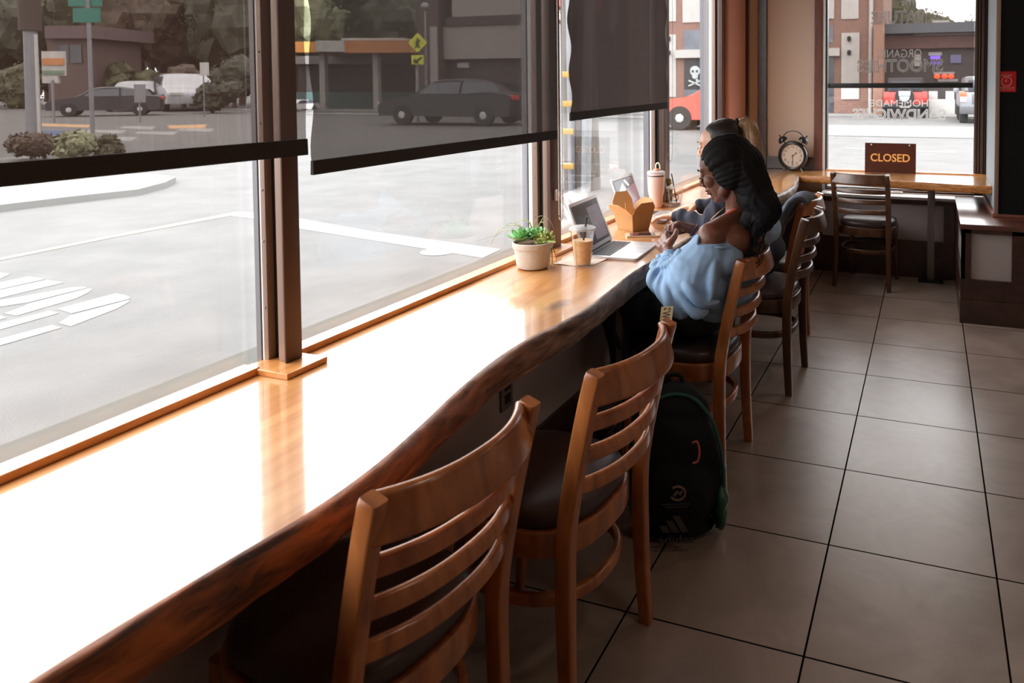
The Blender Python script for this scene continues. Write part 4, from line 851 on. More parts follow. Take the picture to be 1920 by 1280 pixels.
# grey SUV, rear view
c = gnd(1853, 26.8); t = thing('suv', 'grey sport utility car seen from behind at the window edge', 'car', tuple(c)); gp = cp('grey silver paint', (.30,.31,.34))
B = lambda x0,x1,z0,z1,y0=-.0,y1=4.3,bev=.08: MB().box(c.x+x0, c.x+x1, c.y+y0, c.y+y1, c.z+z0, c.z+z1, bev)
B(-.95,.95,.55,1.15).build('body', gp, t); B(-.82,.82,1.15,1.72,.05,2.6,.14).build('cabin', gp, t); B(-.68,.68,1.2,1.58,.02,.08,.03).build('rear_window', CG, t); B(-.97,.97,.34,.62,-.1,.1,.05).build('bumper', mat('dark grey bumper', (.10,.10,.11), .6), t); B(-.55,.9,.70,1.08,-.02,.03,.02).build('tailgate', mat('darker grey paint', (.14,.14,.16), .4), t)
for s in (-1, 1):
    B(s*.84-.11,s*.84+.11,.98,1.16,-.03,.03,.02).build('tail_light', mat('orange red lens', (.80,.16,.06), .25), t); B(s*.84-.11,s*.84+.11,.78,.979,-.03,.03,.02).build('reverse_light', mat('clear lens', (.7,.62,.55), .25), t)
    B(s*.80-.15,s*.80+.15,.0005,.72,.4,1.12,.1).build('tire', M['tyre'], t); B(s*.80-.15,s*.80+.15,.0005,.72,3.1,3.82,.1).build('tire', M['tyre'], t); B(s*1.02-.1,s*1.02+.1,1.1,1.28,2.3,2.5,.04).build('mirror', gp, t)

mat = _mat0
# ================================================================= things on the counters
M['silver'] = mat('laptop silver', s2l(205,200,200), .32, metal=.5); M['keys'] = mat('laptop keys', (.03,.03,.035), .5); M['lcd'] = mat('dark screen', (.008,.007,.008), .3, spec=.2, emit=(.5,.45,.45), estr=.03)
def laptop(label, loc, yaw, W, D, tilt, pics):
    a0 = PI/2+yaw; t = thing('laptop', label, 'laptop', loc, a0); W0 = WM[t.name]
    a = MB(W0); a.prism(rrect(W, D, .012, 5), .001, .011); a.build('base', M['silver'], t, ang=50)
    a = MB(W0); rows = 5; kw = (W-.05)/13
    for r_ in range(rows):
        for c_ in range(13):
            x = -W/2+.025+kw*c_; y = .010+r_*.0175
            if r_ == 0 and 3 <= c_ <= 7:
                if c_ == 3: a.box(x+.001, x+kw*5-.002, y, y+.015, .011, .0125)
                continue
            a.box(x+.001, x+kw-.0015, y, y+.015, .011, .0125)
    a.build('keyboard', M['keys'], t, smooth=False)
    MB(W0).box(-.05, .05, -D/2+.008, -.005, .0108, .0114).build('trackpad', mat('trackpad', s2l(190,186,188), .3, metal=.4), t, smooth=False)
    h = W0 @ T(0, D/2-.004, .012) @ Rx(-math.radians(tilt))
    a = MB(h); a.tube([(-W/2+.03, 0, 0), (W/2-.03, 0, 0)], .0055, 10); a.build('hinge', M['keys'], t)
    a = MB(h @ Rx(PI/2) @ T(0, D/2-.002, -.003)); a.prism(rrect(W, D-.006, .012, 5), 0, .006); lid = a.build('lid', M['silver'], t, ang=50)
    bw, bh = W/2-.016, D-.04
    f = h @ Rx(PI/2) @ T(0, D/2+.001, .0031)
    WM[lid.name] = W0
    MB(f).box(-bw, bw, -bh/2, bh/2, 0, .0006).build('screen', M['lcd'], lid, smooth=False)
    for i, (poly, m) in enumerate(pics):
        MB(f).prism([(x*bw, y*bh/2) for x, y in poly], .0006, .0009+.0002*i).build('screen_image', m, lid, smooth=False)
    return t
doc = mat('document grey', s2l(30,28,30), .35, spec=.2, emit=s2l(104,92,99), estr=.9); ln = mat('document text', s2l(60,50,58), .3); refl = mat('painted screen reflection', s2l(150,135,130), .3, emit=s2l(130,115,110), estr=.3)  # refl: a reflection streak painted onto the screen as a pale shape
lines = [([(.12,y),(.12+w,y),(.12+w,y-.02),(.12,y-.02)], ln) for y, w in ((.42,.62),(.36,.5),(.18,.3))]
bz = mat('brown desktop', s2l(20,16,15), .35, spec=.2, emit=s2l(50,38,33), estr=.8)
laptop('open silver laptop with a grey document on screen, nearest laptop on the long counter', (-1.240, 2.925, .8), math.radians(4), .325, .225, 21,
  [([(-.95,.94),(.6,.94),(.2,.2),(-.7,.5)], bz), ([(-.0,.72),(.93,.72),(.93,-.86),(-.0,-.86)], doc), ([(.2,-.1),(.24,-.06),(.75,-.62),(.70,-.64)], refl)]+lines)
lav = mat('mauve screen shape', s2l(150,118,130), .2, emit=s2l(150,118,130), estr=.5); wh = mat('white screen shape', s2l(230,225,228), .2, emit=s2l(235,228,230), estr=.8); dk = mat('dark plum screen shape', s2l(70,58,72), .2, emit=s2l(60,50,62), estr=.3)  # mauve, white and plum shapes laid over the second screen
laptop('open laptop with mauve and white shapes on screen, behind the takeout box', (-1.41, 3.745, .8), math.radians(2), .325, .225, 20,
  [([(-.97,.96),(.97,.96),(.97,.45),(-.97,.30)], dk), ([(.05,.35),(.95,.55),(.95,-.9),(-.1,-.9)], lav), ([(-.85,.2),(-.2,.75),(.0,.3),(-.6,-.25)], wh), ([(-.95,-.1),(-.5,.1),(-.3,-.8),(-.95,-.9)], lav), ([(-.0,.85),(.14,.9),(.42,.5),(.28,.45)], wh)])
# takeout box of folded kraft board
kraft = mat('kraft board', s2l(188,142,92), .7, noise_amt=.06, noise_scale=30); liner = mat('kraft liner', s2l(232,190,140), .6)
t = thing('takeout_box', 'open brown kraft takeout box with four raised flaps between the two laptops', 'takeout box', (-1.385, 3.40, .8), math.radians(62)); W0 = WM[t.name]
def panel(pts, m, th=.0018, name='side_panel'):
    a = MB(W0); P = [Vector(p) for p in pts]; n = (P[1]-P[0]).cross(P[2]-P[0]).normalized()*th
    f = [a._v(p) for p in P]; b = [a._v(p+n) for p in P]; a._f(f); a._f(b[::-1])
    for i in range(len(P)): a._f([f[i], b[i], b[(i+1) % len(P)], f[(i+1) % len(P)]])
    return a.build(name, m, t, smooth=False)
bx_, by_, hb_, tx, ty = .050, .058, .085, .066, .074
cb = [(-bx_,-by_,0.001),(bx_,-by_,0.001),(bx_,by_,0.001),(-bx_,by_,0.001)]; ct = [(-tx,-ty,hb_),(tx,-ty,hb_),(tx,ty,hb_),(-tx,ty,hb_)]
panel(cb, liner, name='bottom_panel')
for i in range(4):
    j = (i+1) % 4; panel([cb[i], cb[j], ct[j], ct[i]], kraft)
# flaps leaning outwards, cut at the corners
def flap(i, out, h, m, cut=.25):
    j = (i+1) % 4; A, B = Vector(ct[i]), Vector(ct[j]); mid = (A+B)/2; o_ = Vector((mid.x, mid.y, 0)).normalized(); up = Vector((0,0,h))+o_*out; d = B-A
    panel([A, B, B-d*.02+up*.55, B-d*cut+up, A+d*cut+up, A+d*.02+up*.55], m, name='flap')
flap(0, .030, .060, kraft, .22); flap(1, .026, .065, kraft, .30); flap(2, .02, .095, liner, .22); flap(3, .055, .050, liner, .25)
panel([(-.03,.02,.02),(.035,.03,.02),(.03,.045,.12),(-.02,.04,.13)], liner, name='paper_liner')
# phone
t = thing('smartphone', 'pale gold smartphone lying face up beside the nearest laptop', 'phone', (-1.28, 3.262, .8), math.radians(24)); W0 = WM[t.name]
MB(W0).prism(rrect(.165, .078, .012, 5), .0008, .008).build('body', mat('gold phone', s2l(232,205,182), .3, metal=.3), t, ang=50)
MB(W0).box(-.062, .058, -.034, .034, .008, .0086).build('screen', mat('phone glass', (.03,.02,.025), .06), t, smooth=False)
a = MB(W0); a.box(-.056, -.02, -.028, .028, .0086, .0088); a.build('screen_image', mat('phone picture', s2l(120,70,80), .1), t, smooth=False)
# iced coffee on a napkin
def clear_cup(label, loc, rb, rt, h, liquid=None, zl=.1, lid=True, straw=None, name='plastic_cup'):
    t = thing(name, label, 'cup', loc); W0 = WM[t.name]
    a = MB(W0); a.lathe([(0, .001), (rb, .001), (rb+.001, .004), (rt, h), (rt+.003, h+.002), (rt+.001, h+.001), (rt-.0015, h-.001), (rb-.0008, .006), (0, .004)], seg=40, cap=False); a.build('cup', M['plastic'], t, ang=60)
    if liquid:
        k = zl/h; r2 = rb+(rt-rb)*k
        a = MB(W0); a.lathe([(0, .005), (rb-.002, .006), (r2-.002, zl), (0, zl)], seg=40); a.build('drink', liquid, t, ang=50)
    if lid:
        a = MB(W0); a.lathe([(rt+.004, h-.003), (rt+.005, h+.002), (rt+.003, h+.006), (rt-.003, h+.007), (rt-.006, h+.010), (.012, h+.011), (.010, h+.013), (.0, h+.013)], seg=40, cap=False)
        a.build('lid', M['lidp'], t, ang=50)
    if straw: MB(W0).tube([Vector(p) for p in straw], .0035, 10).build('straw', M['strawp'], t)
    return t
M['lidp'] = mix_shader('milky lid', lambda nt: (lambda d: (d.inputs[0].__setattr__('default_value', (.85,.83,.82,1)), d)[1])(nt.nodes.new('ShaderNodeBsdfPrincipled')), .36)[0]
M['strawp'] = mat('black straw', (.02,.02,.022), .3)
M['coffee'] = mat('milky iced coffee', s2l(238,184,124), .35, col2=s2l(248,214,170), noise_scale=60, detail=2)
nz = thing('paper_napkin', 'folded paper napkin under the iced coffee', 'napkin', (-1.33, 2.69, .8), math.radians(-8)); W0 = WM[nz.name]
a = MB(W0); a.grid(12, 12, lambda u, v: ((u-.5)*.155, (v-.5)*.155+.012*u, .0012+.0035*max(0, math.sin(u*5+v*3))*(abs(u-.5)+abs(v-.5))**2), thick=.0006); a.build('sheet', mat('napkin paper', s2l(225,208,192), .8, bump=.1), nz)
clear_cup('plastic cup of milky iced coffee with a black straw beside the potted succulents', (-1.293, 2.640, .8035), .033, .049, .143, M['coffee'], .098, True, [(-.012,.0,.05), (.004,.002,.10), (.022,-.004,.195)])
c2_ = clear_cup('clear empty plastic cup with a round dark emblem and black straw, far along the counter', (-1.425, 4.16, .8), .034, .050, .105, mat('melted ice', s2l(205,190,175), .3), .022, True, [(.01,.0,.02), (-.005,.0,.10), (-.022,.0,.19)])
# emblem: ring with a simple crowned figure
W0 = WM[c2_.name]; d = Vector((1.425, -4.16, .0)).normalized(); sx = Vector((-d.y, d.x, 0)); c0 = W0.translation+d*.0465+Vector((0,0,.055))
a = MB(); R0 = .021
def ring(a, c, r, th, n=28):
    pts = [c+(sx*math.cos(2*PI*i/n)+Vector((0,0,1))*math.sin(2*PI*i/n))*r for i in range(n+1)]; a.tube(pts, th, 6)
ring(a, c0, R0, .0016); ring(a, c0, R0*.62, .001)
for i in range(14): q = c0+(sx*math.cos(2*PI*i/14)+Vector((0,0,1))*math.sin(2*PI*i/14))*R0*.81; a.ell(tuple(q), .0019, seg=6, rings=4)
a.ell(tuple(c0+Vector((0,0,.003))), (.004,.002,.005), seg=10, rings=6)
for k in (-1, 1):
    a.tube([c0+Vector((0,0,.008)), c0+sx*k*.006+Vector((0,0,.0)), c0+sx*k*.008-Vector((0,0,.009))], .0013, 6)
for k in (-1, 0, 1): a.tube([c0+Vector((0,0,.008))+sx*k*.002, c0+Vector((0,0,.0125))+sx*k*.004], .0008, 5)
a.build('emblem', M['keys'], c2_)
# pink tumbler
t = thing('tumbler', 'tall pink insulated tumbler with clear lid beside the third window post', 'tumbler', (-1.512, 4.07, .8)); W0 = WM[t.name]
pk = mat('pink enamel', s2l(240,206,194), .4, coat=.2)
a = MB(W0); a.lathe([(0,.001),(.034,.001),(.037,.006),(.040,.06),(.046,.085),(.0485,.105),(.0525,.19),(.0525,.194),(.049,.196),(0,.196)], seg=40); a.build('body', pk, t, ang=40)
a = MB(W0); a.lathe([(.0526,.183),(.0535,.186),(.0535,.190),(.0526,.192)], seg=40); a.build('steel_band', M['steel'], t)
a = MB(W0); a.lathe([(.049,.196),(.053,.199),(.053,.210),(.046,.214),(0,.214)], seg=36); a.build('lid', M['lidp'], t)
a = MB(W0); a.lathe([(0,.214),(.018,.214),(.017,.226),(0,.228)], (.004,-.005,0), 20); a.build('slider', mat('coral slider', s2l(236,150,122), .5), t)
P = catmull([(0,0,.22),(.0,-.002,.25),(.014,-.004,.262),(.024,-.004,.25),(.027,-.004,.226)], 6); MB(W0).tube(P, .004, 10).build('bent_straw', mat('pale green straw', s2l(215,222,190), .4), t)
# potted succulents
t = thing('succulent_pot', 'cream stoneware pot of green succulents near the second window post', 'potted plant', (-1.462, 2.545, .8)); W0 = WM[t.name]
st = mat('stoneware', s2l(192,184,174), .75, noise_amt=.05, noise_scale=20, bump=.15, bump_scale=120)
a = MB(W0); a.lathe([(0,.001),(.050,.001),(.060,.006),(.065,.018),(.070,.060),(.074,.080),(.0775,.0815),(.079,.086),(.080,.103),(.077,.106),(.073,.104),(.071,.090),(0,.088)], seg=48); a.build('pot', st, t, ang=30)
a = MB(W0); a.grid(20, 20, lambda u, v: ((u-.5)*.14*(1-.3*(v*2-1)**2), (v-.5)*.14*(1-.3*(u*2-1)**2), .094+.006*noise.noise(Vector((u*12, v*12, 0))))); a.build('soil', mat('soil', s2l(110,84,62), .95, noise_amt=.4, noise_scale=60), t)
def leafm(n, a_, b_): return mat(n, a_, .45, col2=b_, noise_scale=18, detail=2)
g1m, g2m, g3m = leafm('rosette green', s2l(96,162,92), s2l(166,214,158)), leafm('finger succulent green', s2l(150,170,84), s2l(206,214,134)), leafm('air plant green', s2l(110,124,70), s2l(180,186,128))
def fleshy(a, base, d, up, L_, w_, th, curl=.3):
    d = Vector(d).normalized(); up = Vector(up); s = d.cross(up).normalized(); n = s.cross(d).normalized(); N = 7; prev = None; M_ = 8; rings = []
    for i in range(N+1):
        u = i/N; c = base+d*L_*u+n*L_*curl*u*u; w2 = w_*math.sin(PI*min(1, .12+u*.82))**.8*(1 if u < .97 else .4); h = th*(1-u*.8)
        rings.append([a._v(c+s*w2*math.cos(2*PI*k/M_)+n*h*math.sin(2*PI*k/M_)) for k in range(M_)])
    for p, q in zip(rings, rings[1:]):
        for k in range(M_): a._f([p[k], p[(k+1) % M_], q[(k+1) % M_], q[k]])
    a._f(rings[0][::-1]); a._f(rings[-1])
rnd = random.Random(3); O_ = W0.translation
for cx0, cy0, cz0, R1 in ((-.034,-.030,.114,.064),(.006,.016,.120,.054)):
    a = MB(); c = O_+Vector((cx0, cy0, cz0))
    for ringi, (n, el, L_) in enumerate(((9,.12,1.),(8,.45,.85),(7,.85,.62),(5,1.2,.42))):
        for k in range(n):
            an = 2*PI*(k+.5*ringi)/n+ringi*.3; fleshy(a, c+Vector((0,0,ringi*.004)), (math.cos(an)*math.cos(el), math.sin(an)*math.cos(el), math.sin(el)), (0,0,1), R1*L_, R1*.27*L_**.4, .004, .25)
    a.build('rosette', g1m, t, ang=70)
a = MB(); c = O_+Vector((.042, .012, .105))
for k in range(46):
    an = rnd.uniform(0, 2*PI); el = rnd.uniform(-.1, 1.45); L_ = rnd.uniform(.020, .036); d = Vector((math.cos(an)*math.cos(el), math.sin(an)*math.cos(el), math.sin(el))); b = c+Vector((rnd.uniform(-.016,.018), rnd.uniform(-.025,.025), rnd.uniform(-.008,.012)))
    a.cap(b, b+d*L_*1.2, .0055, .0036, 8)
a.build('finger_succulent', g2m, t, ang=70)
a = MB()
for P in (((-.01,0,.11),(-.05,-.02,.165),(-.11,-.05,.16),(-.145,-.07,.115)), ((-.01,.0,.11),(-.06,-.03,.15),(-.12,-.05,.14),(-.15,-.07,.09)), ((0,.01,.11),(.02,.02,.17),(.045,.02,.20),(.075,.02,.17),(.082,.03,.12)), ((.01,.0,.11),(.02,0,.16),(.05,-.01,.185),(.08,-.02,.15)), ((0,.0,.11),(-.03,.03,.17),(-.07,.02,.18),(-.11,.01,.15)), ((.0,.0,.11),(.0,.01,.16),(.02,.01,.20),(.05,.01,.205)), ((-.005,.0,.11),(-.03,-.02,.16),(-.085,-.03,.175),(-.13,-.05,.135)), ((.05,.02,.10),(.075,.01,.08),(.088,-.005,.03),(.095,-.01,.012)), ((.05,.02,.10),(.082,.02,.07),(.10,.005,.025))):
    Q = catmull([O_+Vector(p) for p in P], 6); n = len(Q); a.tube(Q, [.0045*(1-.85*i/(n-1)) for i in range(n)], 6, flat=.5)
a.build('air_plant_leaf', g3m, t, ang=70)
# small patterned pot behind the tumbler
t = thing('cactus_pot', 'small speckled stone pot with a brown rosette plant behind the pink tumbler', 'potted plant', (-1.50, 4.215, .8)); W0 = WM[t.name]
a = MB(W0); a.lathe([(0,.001),(.030,.001),(.034,.01),(.040,.085),(.041,.092),(.036,.092),(0,.088)], seg=32); a.build('pot', mat('speckled stone', s2l(120,100,78), .8, col2=s2l(214,190,160), noise_scale=70, detail=1), t)
for nm, m_, n, sd_ in (('brown_rosette', leafm('brown rosette', s2l(88,58,44), s2l(150,112,84)), 26, 5), ('green_sprig', leafm('sprig green', s2l(140,150,80), s2l(196,200,130)), 9, 6)):
    rnd = random.Random(sd_); a = MB(); c = W0.translation+Vector((0 if n > 20 else .012, 0, .095))
    for k in range(n):
        an = rnd.uniform(0, 2*PI); el = rnd.uniform(.1, 1.3); fleshy(a, c+Vector((0,0,rnd.uniform(0,.03))), (math.cos(an)*math.cos(el), math.sin(an)*math.cos(el), math.sin(el)), (0,0,1), rnd.uniform(.03,.05), .009, .003, .2)
    a.build(nm, m_, t, ang=70)
# ---------------------------------------------------------------- twin bell alarm clock
t = thing('alarm_clock', 'large black twin-bell alarm clock standing by the beige wall panel', 'clock', (-1.07, 6.16, .8)); m0 = T(-1.07, 6.16, .930) @ Rz(math.radians(-6)) ; bk = mat('clock black', (.012,.013,.013), .3, coat=.4)
F_ = m0 @ Rx(PI/2)     # local z now points to the viewer
a = MB(F_); a.lathe([(0,-.035),(.112,-.035),(.122,-.025),(.124,.0),(.122,.022),(.114,.032),(.106,.034),(.098,.030),(.095,.020),(.095,.012),(0,.012)], seg=56); a.build('case', bk, t, ang=40)
a = MB(F_); a.lathe([(0,.0125),(.0945,.0125),(.0945,.0145),(0,.0145)], seg=56); a.build('dial', mat('aged dial', s2l(206,188,170), .6, noise_amt=.08, noise_scale=25), t)
num = bpy.data.meshes.new('numbers'); bmn = bmesh.new()
for k in range(1, 13):
    an = PI/2-k*PI/6; me = text_mesh(str(k), .034 if k < 10 else .030, .0006, F_ @ T(.073*math.cos(an), .073*math.sin(an), .0152)); bmn.from_mesh(me); bpy.data.meshes.remove(me)
bmn.to_mesh(num); bmn.free(); link('numerals', num, bk, t)
def hand_(L_, an, w_, z): 
    m = F_ @ T(0,0,z) @ Rz(an-PI/2); a = MB(m); a.prism([(-w_/2,-.01),(w_/2,-.01),(w_*.4,L_*.55),(w_*1.6,L_*.75),(0,L_),(-w_*1.6,L_*.75),(-w_*.4,L_*.55)], 0, .0012); return a
hand_(.046, math.radians(38), .005, .0175).build('hour_hand', bk, t, smooth=False); hand_(.068, math.radians(-91), .004, .019).build('minute_hand', bk, t, smooth=False)
a = MB(F_); a.lathe([(0,.014),(.006,.014),(.006,.0215),(0,.0225)], seg=16); a.build('hand_cap', bk, t)
for s in (-1, 1):
    m = m0 @ T(s*.088, 0, .128) @ Ry(s*math.radians(38)); a = MB(m); a.lathe([(.041,-.012),(.042,-.008),(.038,.010),(.026,.024),(.010,.031),(0,.032),(0,.028),(.022,.020),(.034,.008),(.037,-.010)], seg=28, cap=False); a.build('bell', bk, t, ang=40)
    MB().tube([m @ Vector((0,0,-.03)), m @ Vector((0,0,.03))], .005, 8).build('bell_stem', bk, t)
    MB().cap(m @ Vector((0,0,.035)), m @ Vector((0,0,.046)), .004, .007, 10).build('bell_nut', bk, t)
    MB().tube([m0 @ Vector((s*.062, -.01, -.100)), m0 @ Vector((s*.088, -.022, -.1295))], [.006,.005], 10).build('foot', M['steel'], t)
P = [m0 @ Vector((.092*math.cos(q), 0, .128+.078*math.sin(q))) for q in [math.radians(10+160*i/20) for i in range(21)]]; MB().tube(P, .0045, 10).build('handle', bk, t)
# ---------------------------------------------------------------- CLOSED sign
t = thing('closed_sign', 'brown CLOSED sign with orange letters standing in the back window', 'sign', (-.30, 6.2, .8)); sm = mat('brown acrylic', s2l(84,46,34), .25, noise_amt=.12, noise_scale=5); om = mat('orange lettering', (1,.50,.13), .5)
m0 = T(-.300, 6.245, .8008) @ Rx(-math.radians(4)) 
MB(m0).box(-.197, .199, -.003, .003, 0, .243).build('board', sm, t, smooth=False)
link('lettering', text_mesh('CLOSED', .1, .001, m0 @ T(0, -.0042, .125) @ Rx(PI/2), squash=(.305, .064), bold=.0016), om, t)
for x in (-.148, .148): MB(m0 @ T(x, -.0035, .228) @ Rx(PI/2)).lathe([(0,-.0005),(.006,-.0005),(.006,.001),(0,.001)], seg=14).build('hanging_hole', M['white'], t)
# ---------------------------------------------------------------- lettering on the back window (read from the street)
def vinyl(n):
    m = bpy.data.materials.new(n); m.use_nodes = True; nt = m.node_tree; nt.nodes.clear(); o = nt.nodes.new('ShaderNodeOutputMaterial'); mx = nt.nodes.new('ShaderNodeMixShader'); a = nt.nodes.new('ShaderNodeBsdfDiffuse'); b = nt.nodes.new('ShaderNodeBsdfTranslucent'); a.inputs[0].default_value = b.inputs[0].default_value = (.8,.8,.8,1); mx.inputs[0].default_value = .45
    nt.links.new(a.outputs[0], mx.inputs[1]); nt.links.new(b.outputs[0], mx.inputs[2]); nt.links.new(mx.outputs[0], o.inputs[0]); return m
dec = thing('window_lettering', 'white shop lettering on the back window, reversed from inside', 'lettering', (-.25, 6.359, 1.2)); wl = vinyl('white vinyl')
def decal(txt, u0, v0, u1, v1, outline=0.):
    Yd = 6.3585; p, q = atY(u0, v0, Yd), atY(u1, v1, Yd); c = (p+q)/2; w_, h = abs(q.x-p.x), abs(p.z-q.z)
    me = text_mesh(txt, h*1.4, .0004, T(c.x, Yd, c.z) @ Rz(PI) @ Rx(PI/2), outline=outline, squash=(w_, h)); link('word', me, wl, dec)
decal('HOMEMADE', 1632, 187, 1740, 200); decal('ORGANIC', 1645, 93.5, 1728, 107.5); decal('THE', 1690, -4, 1717, 9)
# double-line words: an outline plus a thinner inner line
for txt, bx4 in (('SMOOTHIES', (1607, 112, 1768, 135)), ('SANDWICHES', (1598, 203.5, 1773, 226)), ('NATURE', (1634, 22, 1738, 43))):
    decal(txt, *bx4, outline=.0040)
# red sticker on the black column
Yc = 5.3595; p, q = atY(1871.5, 134, Yc), atY(1905, 172.5, Yc); t = thing('notice', 'small red notice with a clock drawing on the black column', 'notice', ((p.x+q.x)/2, Yc, q.z))
MB().box(p.x, q.x, Yc-.002, Yc, q.z, p.z).build('card', mat('red card', s2l(168,14,20), .5), t, smooth=False)
pm = mat('pink print', s2l(240,160,150), .6); cx0, w_, zt_, h = (p.x+q.x)/2, q.x-p.x, p.z, p.z-q.z
def prt(txt, fy, fw, fh): link('printing', text_mesh(txt, .02, .0003, T(cx0-.003, Yc-.0024, zt_-h*fy) @ Rx(PI/2), squash=(w_*fw, h*fh)), pm, t)
prt('SAVE TIME', .19, .60, .07); prt('ORDER ONLINE', .80, .88, .07)
a = MB(); c = Vector((cx0-.003, Yc-.0028, zt_-h*.49)); a.tube([c+Vector((math.cos(i*PI/16), 0, math.sin(i*PI/16)))*h*.225 for i in range(33)], .0018, 6); a.tube([c, c+Vector((0,0,h*.15))], .0014, 6); a.tube([c, c+Vector((-h*.10,0,h*.05))], .0014, 6); a.build('clock_drawing', pm, t)
MB().box(p.x+.006, q.x-.006, Yc-.0026, Yc-.002, q.z+h*.085, q.z+h*.095).build('underline', pm, t, smooth=False)
# ---------------------------------------------------------------- backpack on the floor
bg = mat('black nylon', (.006,.008,.008), .75, spec=.25, bump=.1, bump_scale=300); gg = mat('dark green nylon', (.006,.07,.05), .3, coat=.2)
t = thing('backpack', 'black and dark green backpack on the floor between two chairs', 'backpack', (-.80, 2.33, 0), math.radians(22)); W0 = WM[t.name]
# local: -y faces the viewer
a = MB(); a.ell((0,0,.14), (.155,.10,.14)); a.ell((0,.0,.28), (.150,.095,.17)); a.ell((0,.02,.40), (.125,.080,.10)); a.ell((0,-.07,.16), (.125,.055,.13)); a.ell((0,.01,.03), (.145,.095,.03)); a.ell((.13,0,.18),(.04,.07,.12)); a.ell((-.13,0,.18),(.04,.07,.12))
def bpf(v, n): v = v+n*(noise.noise(v*9)*.008+noise.noise(v*22)*.003); v.z = max(v.z, .001); return W0 @ v
body = link('bag_body', remesh(a, .008, 5, bpf), bg, t)
a = MB()
for s in (-1, 1): a.tube([W0 @ Vector(p) for p in catmull([(s*.135,-.05,.04),(s*.157,-.055,.16),(s*.152,-.055,.28),(s*.125,-.05,.39),(s*.08,-.04,.455),(s*.04,-.03,.478),(0,-.03,.485)], 6)], .006, 8)
a.build('piping', gg, t)
a = MB(); a.ell((.148,-.02,.11),(.026,.07,.095)); a.ell((.15,.0,.20),(.02,.06,.06))
link('side_pocket', remesh(a, .006, 3, lambda v, n: W0 @ (v+n*noise.noise(v*24)*.010)), gg, t)
MB().tube([W0 @ Vector(p) for p in catmull([(-.03,.05,.47),(-.02,.05,.515),(.02,.05,.515),(.03,.05,.47)], 6)], .008, 8).build('grab_handle', bg, t)
gr = mat('faded grey print', s2l(74,70,68), .8); em = mat('tan emblem', s2l(130,106,90), .8); pk2 = mat('pink pull tab', s2l(190,90,90), .6)
def front(x, z, d=0.): return W0 @ T(x, -.128-d, z) @ Rx(PI/2+math.radians(0))
for i in range(3):
    k = -.035+i*.030; h = .022+i*.016
    MB(front(k, .075)).prism([(-.012,0),(.010,0),(.010-h*.55+.0,h),(-.012-h*.55,h)], 0, .002).build('stripe_mark', gr, t, smooth=False)
link('brand_word', text_mesh('adidas', .04, .001, front(-.005, .052, .001), squash=(.115, .026)), gr, t)
a = MB(front(.0, .20, -.004)); P = [(.022*math.cos(q)*1.1, .022*math.sin(q), 0) for q in [math.radians(-150+280*i/20) for i in range(21)]]; a.tube(P, .004, 6); a.tube([(-.012,-.008,0),(.0,.006,0),(.008,-.004,0),(.014,.008,0)], .004, 6); a.build('emblem', em, t)
a = MB(front(-.005, .165, -.003)); a.box(-.045,.045,-.001,.002,0,.002); a.box(-.035,.038,-.010,-.007,0,.002); a.build('emblem_lines', gr, t, smooth=False)
a = MB(); a.tube([W0 @ Vector(p) for p in catmull([(.05,-.105,.355),(.065,-.11,.36),(.072,-.112,.33),(.066,-.115,.30),(.05,-.118,.295)], 5)], .0035, 8); a.build('zip_pull', pk2, t)
# ---------------------------------------------------------------- jacket hung on the far honey chair
t = thing('jacket', 'grey blue jacket draped over the back post of the chair beyond the ponytailed person', 'jacket', (-.74, 4.12, .45)); jm = mat('jacket cloth', s2l(96,104,118), .8, noise_amt=.15, noise_scale=12)
a = MB()
for i in range(7):
    y = 4.075+i*.034; jx = .012*math.sin(i*2.1); pth = catmull([(-.640+.004*i, y+.01, .868), (-.672, y, .889), (-.715+jx, y-.004, .862), (-.765+jx, y-.012+.01*math.sin(i*1.7), .775), (-.815-jx, y-.02, .675), (-.845+jx, y-.015, .59-.02*(i % 3))], 4)
    for j in range(len(pth)-1): a.cap(pth[j], pth[j+1], .014+.010*min(1, j/8), .014+.010*min(1, (j+1)/8), 10)
link('cloth', remesh(a, .0045, 3, lambda v, n: v+n*(.004*noise.noise(v*12)+.003*noise.noise(v*26))), jm, t)
# ================================================================= people
def basis(F, U):
    F = Vector(F).normalized(); U = Vector(U); S_ = U.cross(F).normalized(); U = F.cross(S_).normalized(); return F, S_, U     # S_ = person's left
def head(a, c, F, U, k=1.):
    F, S_, U = basis(F, U); R_ = Matrix(((F.x, S_.x, U.x, 0), (F.y, S_.y, U.y, 0), (F.z, S_.z, U.z, 0), (0,0,0,1)))
    P = lambda f, s, u: Vector(c)+(F*f+S_*s+U*u)*k
    E_ = lambda f, s, u, r: a.ell(tuple(P(f, s, u)), tuple(x*k for x in r), m=R_)
    E_(-.010,0,.030,(.097,.074,.086)); E_(.036,0,.035,(.056,.062,.062)); E_(.030,0,-.035,(.058,.055,.078)); E_(-.02,0,-.03,(.06,.06,.06))
    a.cap(P(.066,0,-.098), P(.03,.030,-.080), .019*k, .022*k); a.cap(P(.066,0,-.098), P(.03,-.030,-.080), .019*k, .022*k)
    for s in (-1, 1):
        a.cap(P(.03,s*.036,-.078), P(-.02,s*.056,-.035), .022*k, .020*k); E_(.060,s*.033,-.018,(.030,.026,.028)); E_(.084,s*.031,.012,(.010,.015,.011))
        a.cap(P(.090,s*.010,.030), P(.078,s*.045,.032), .008*k, .008*k); E_(.103,s*.010,-.026,(.009,.008,.007)); E_(-.008,s*.075,-.008,(.018,.008,.030))
    a.cap(P(.092,0,.018), P(.114,0,-.020), .007*k, .0095*k); a.cap(P(.095,0,-.03), P(.092,0,-.045), .010*k, .010*k)
    E_(.092,0,-.050,(.011,.022,.0065)); E_(.089,0,-.063,(.011,.019,.007)); E_(.082,0,-.082,(.012,.014,.012))
    return P, R_
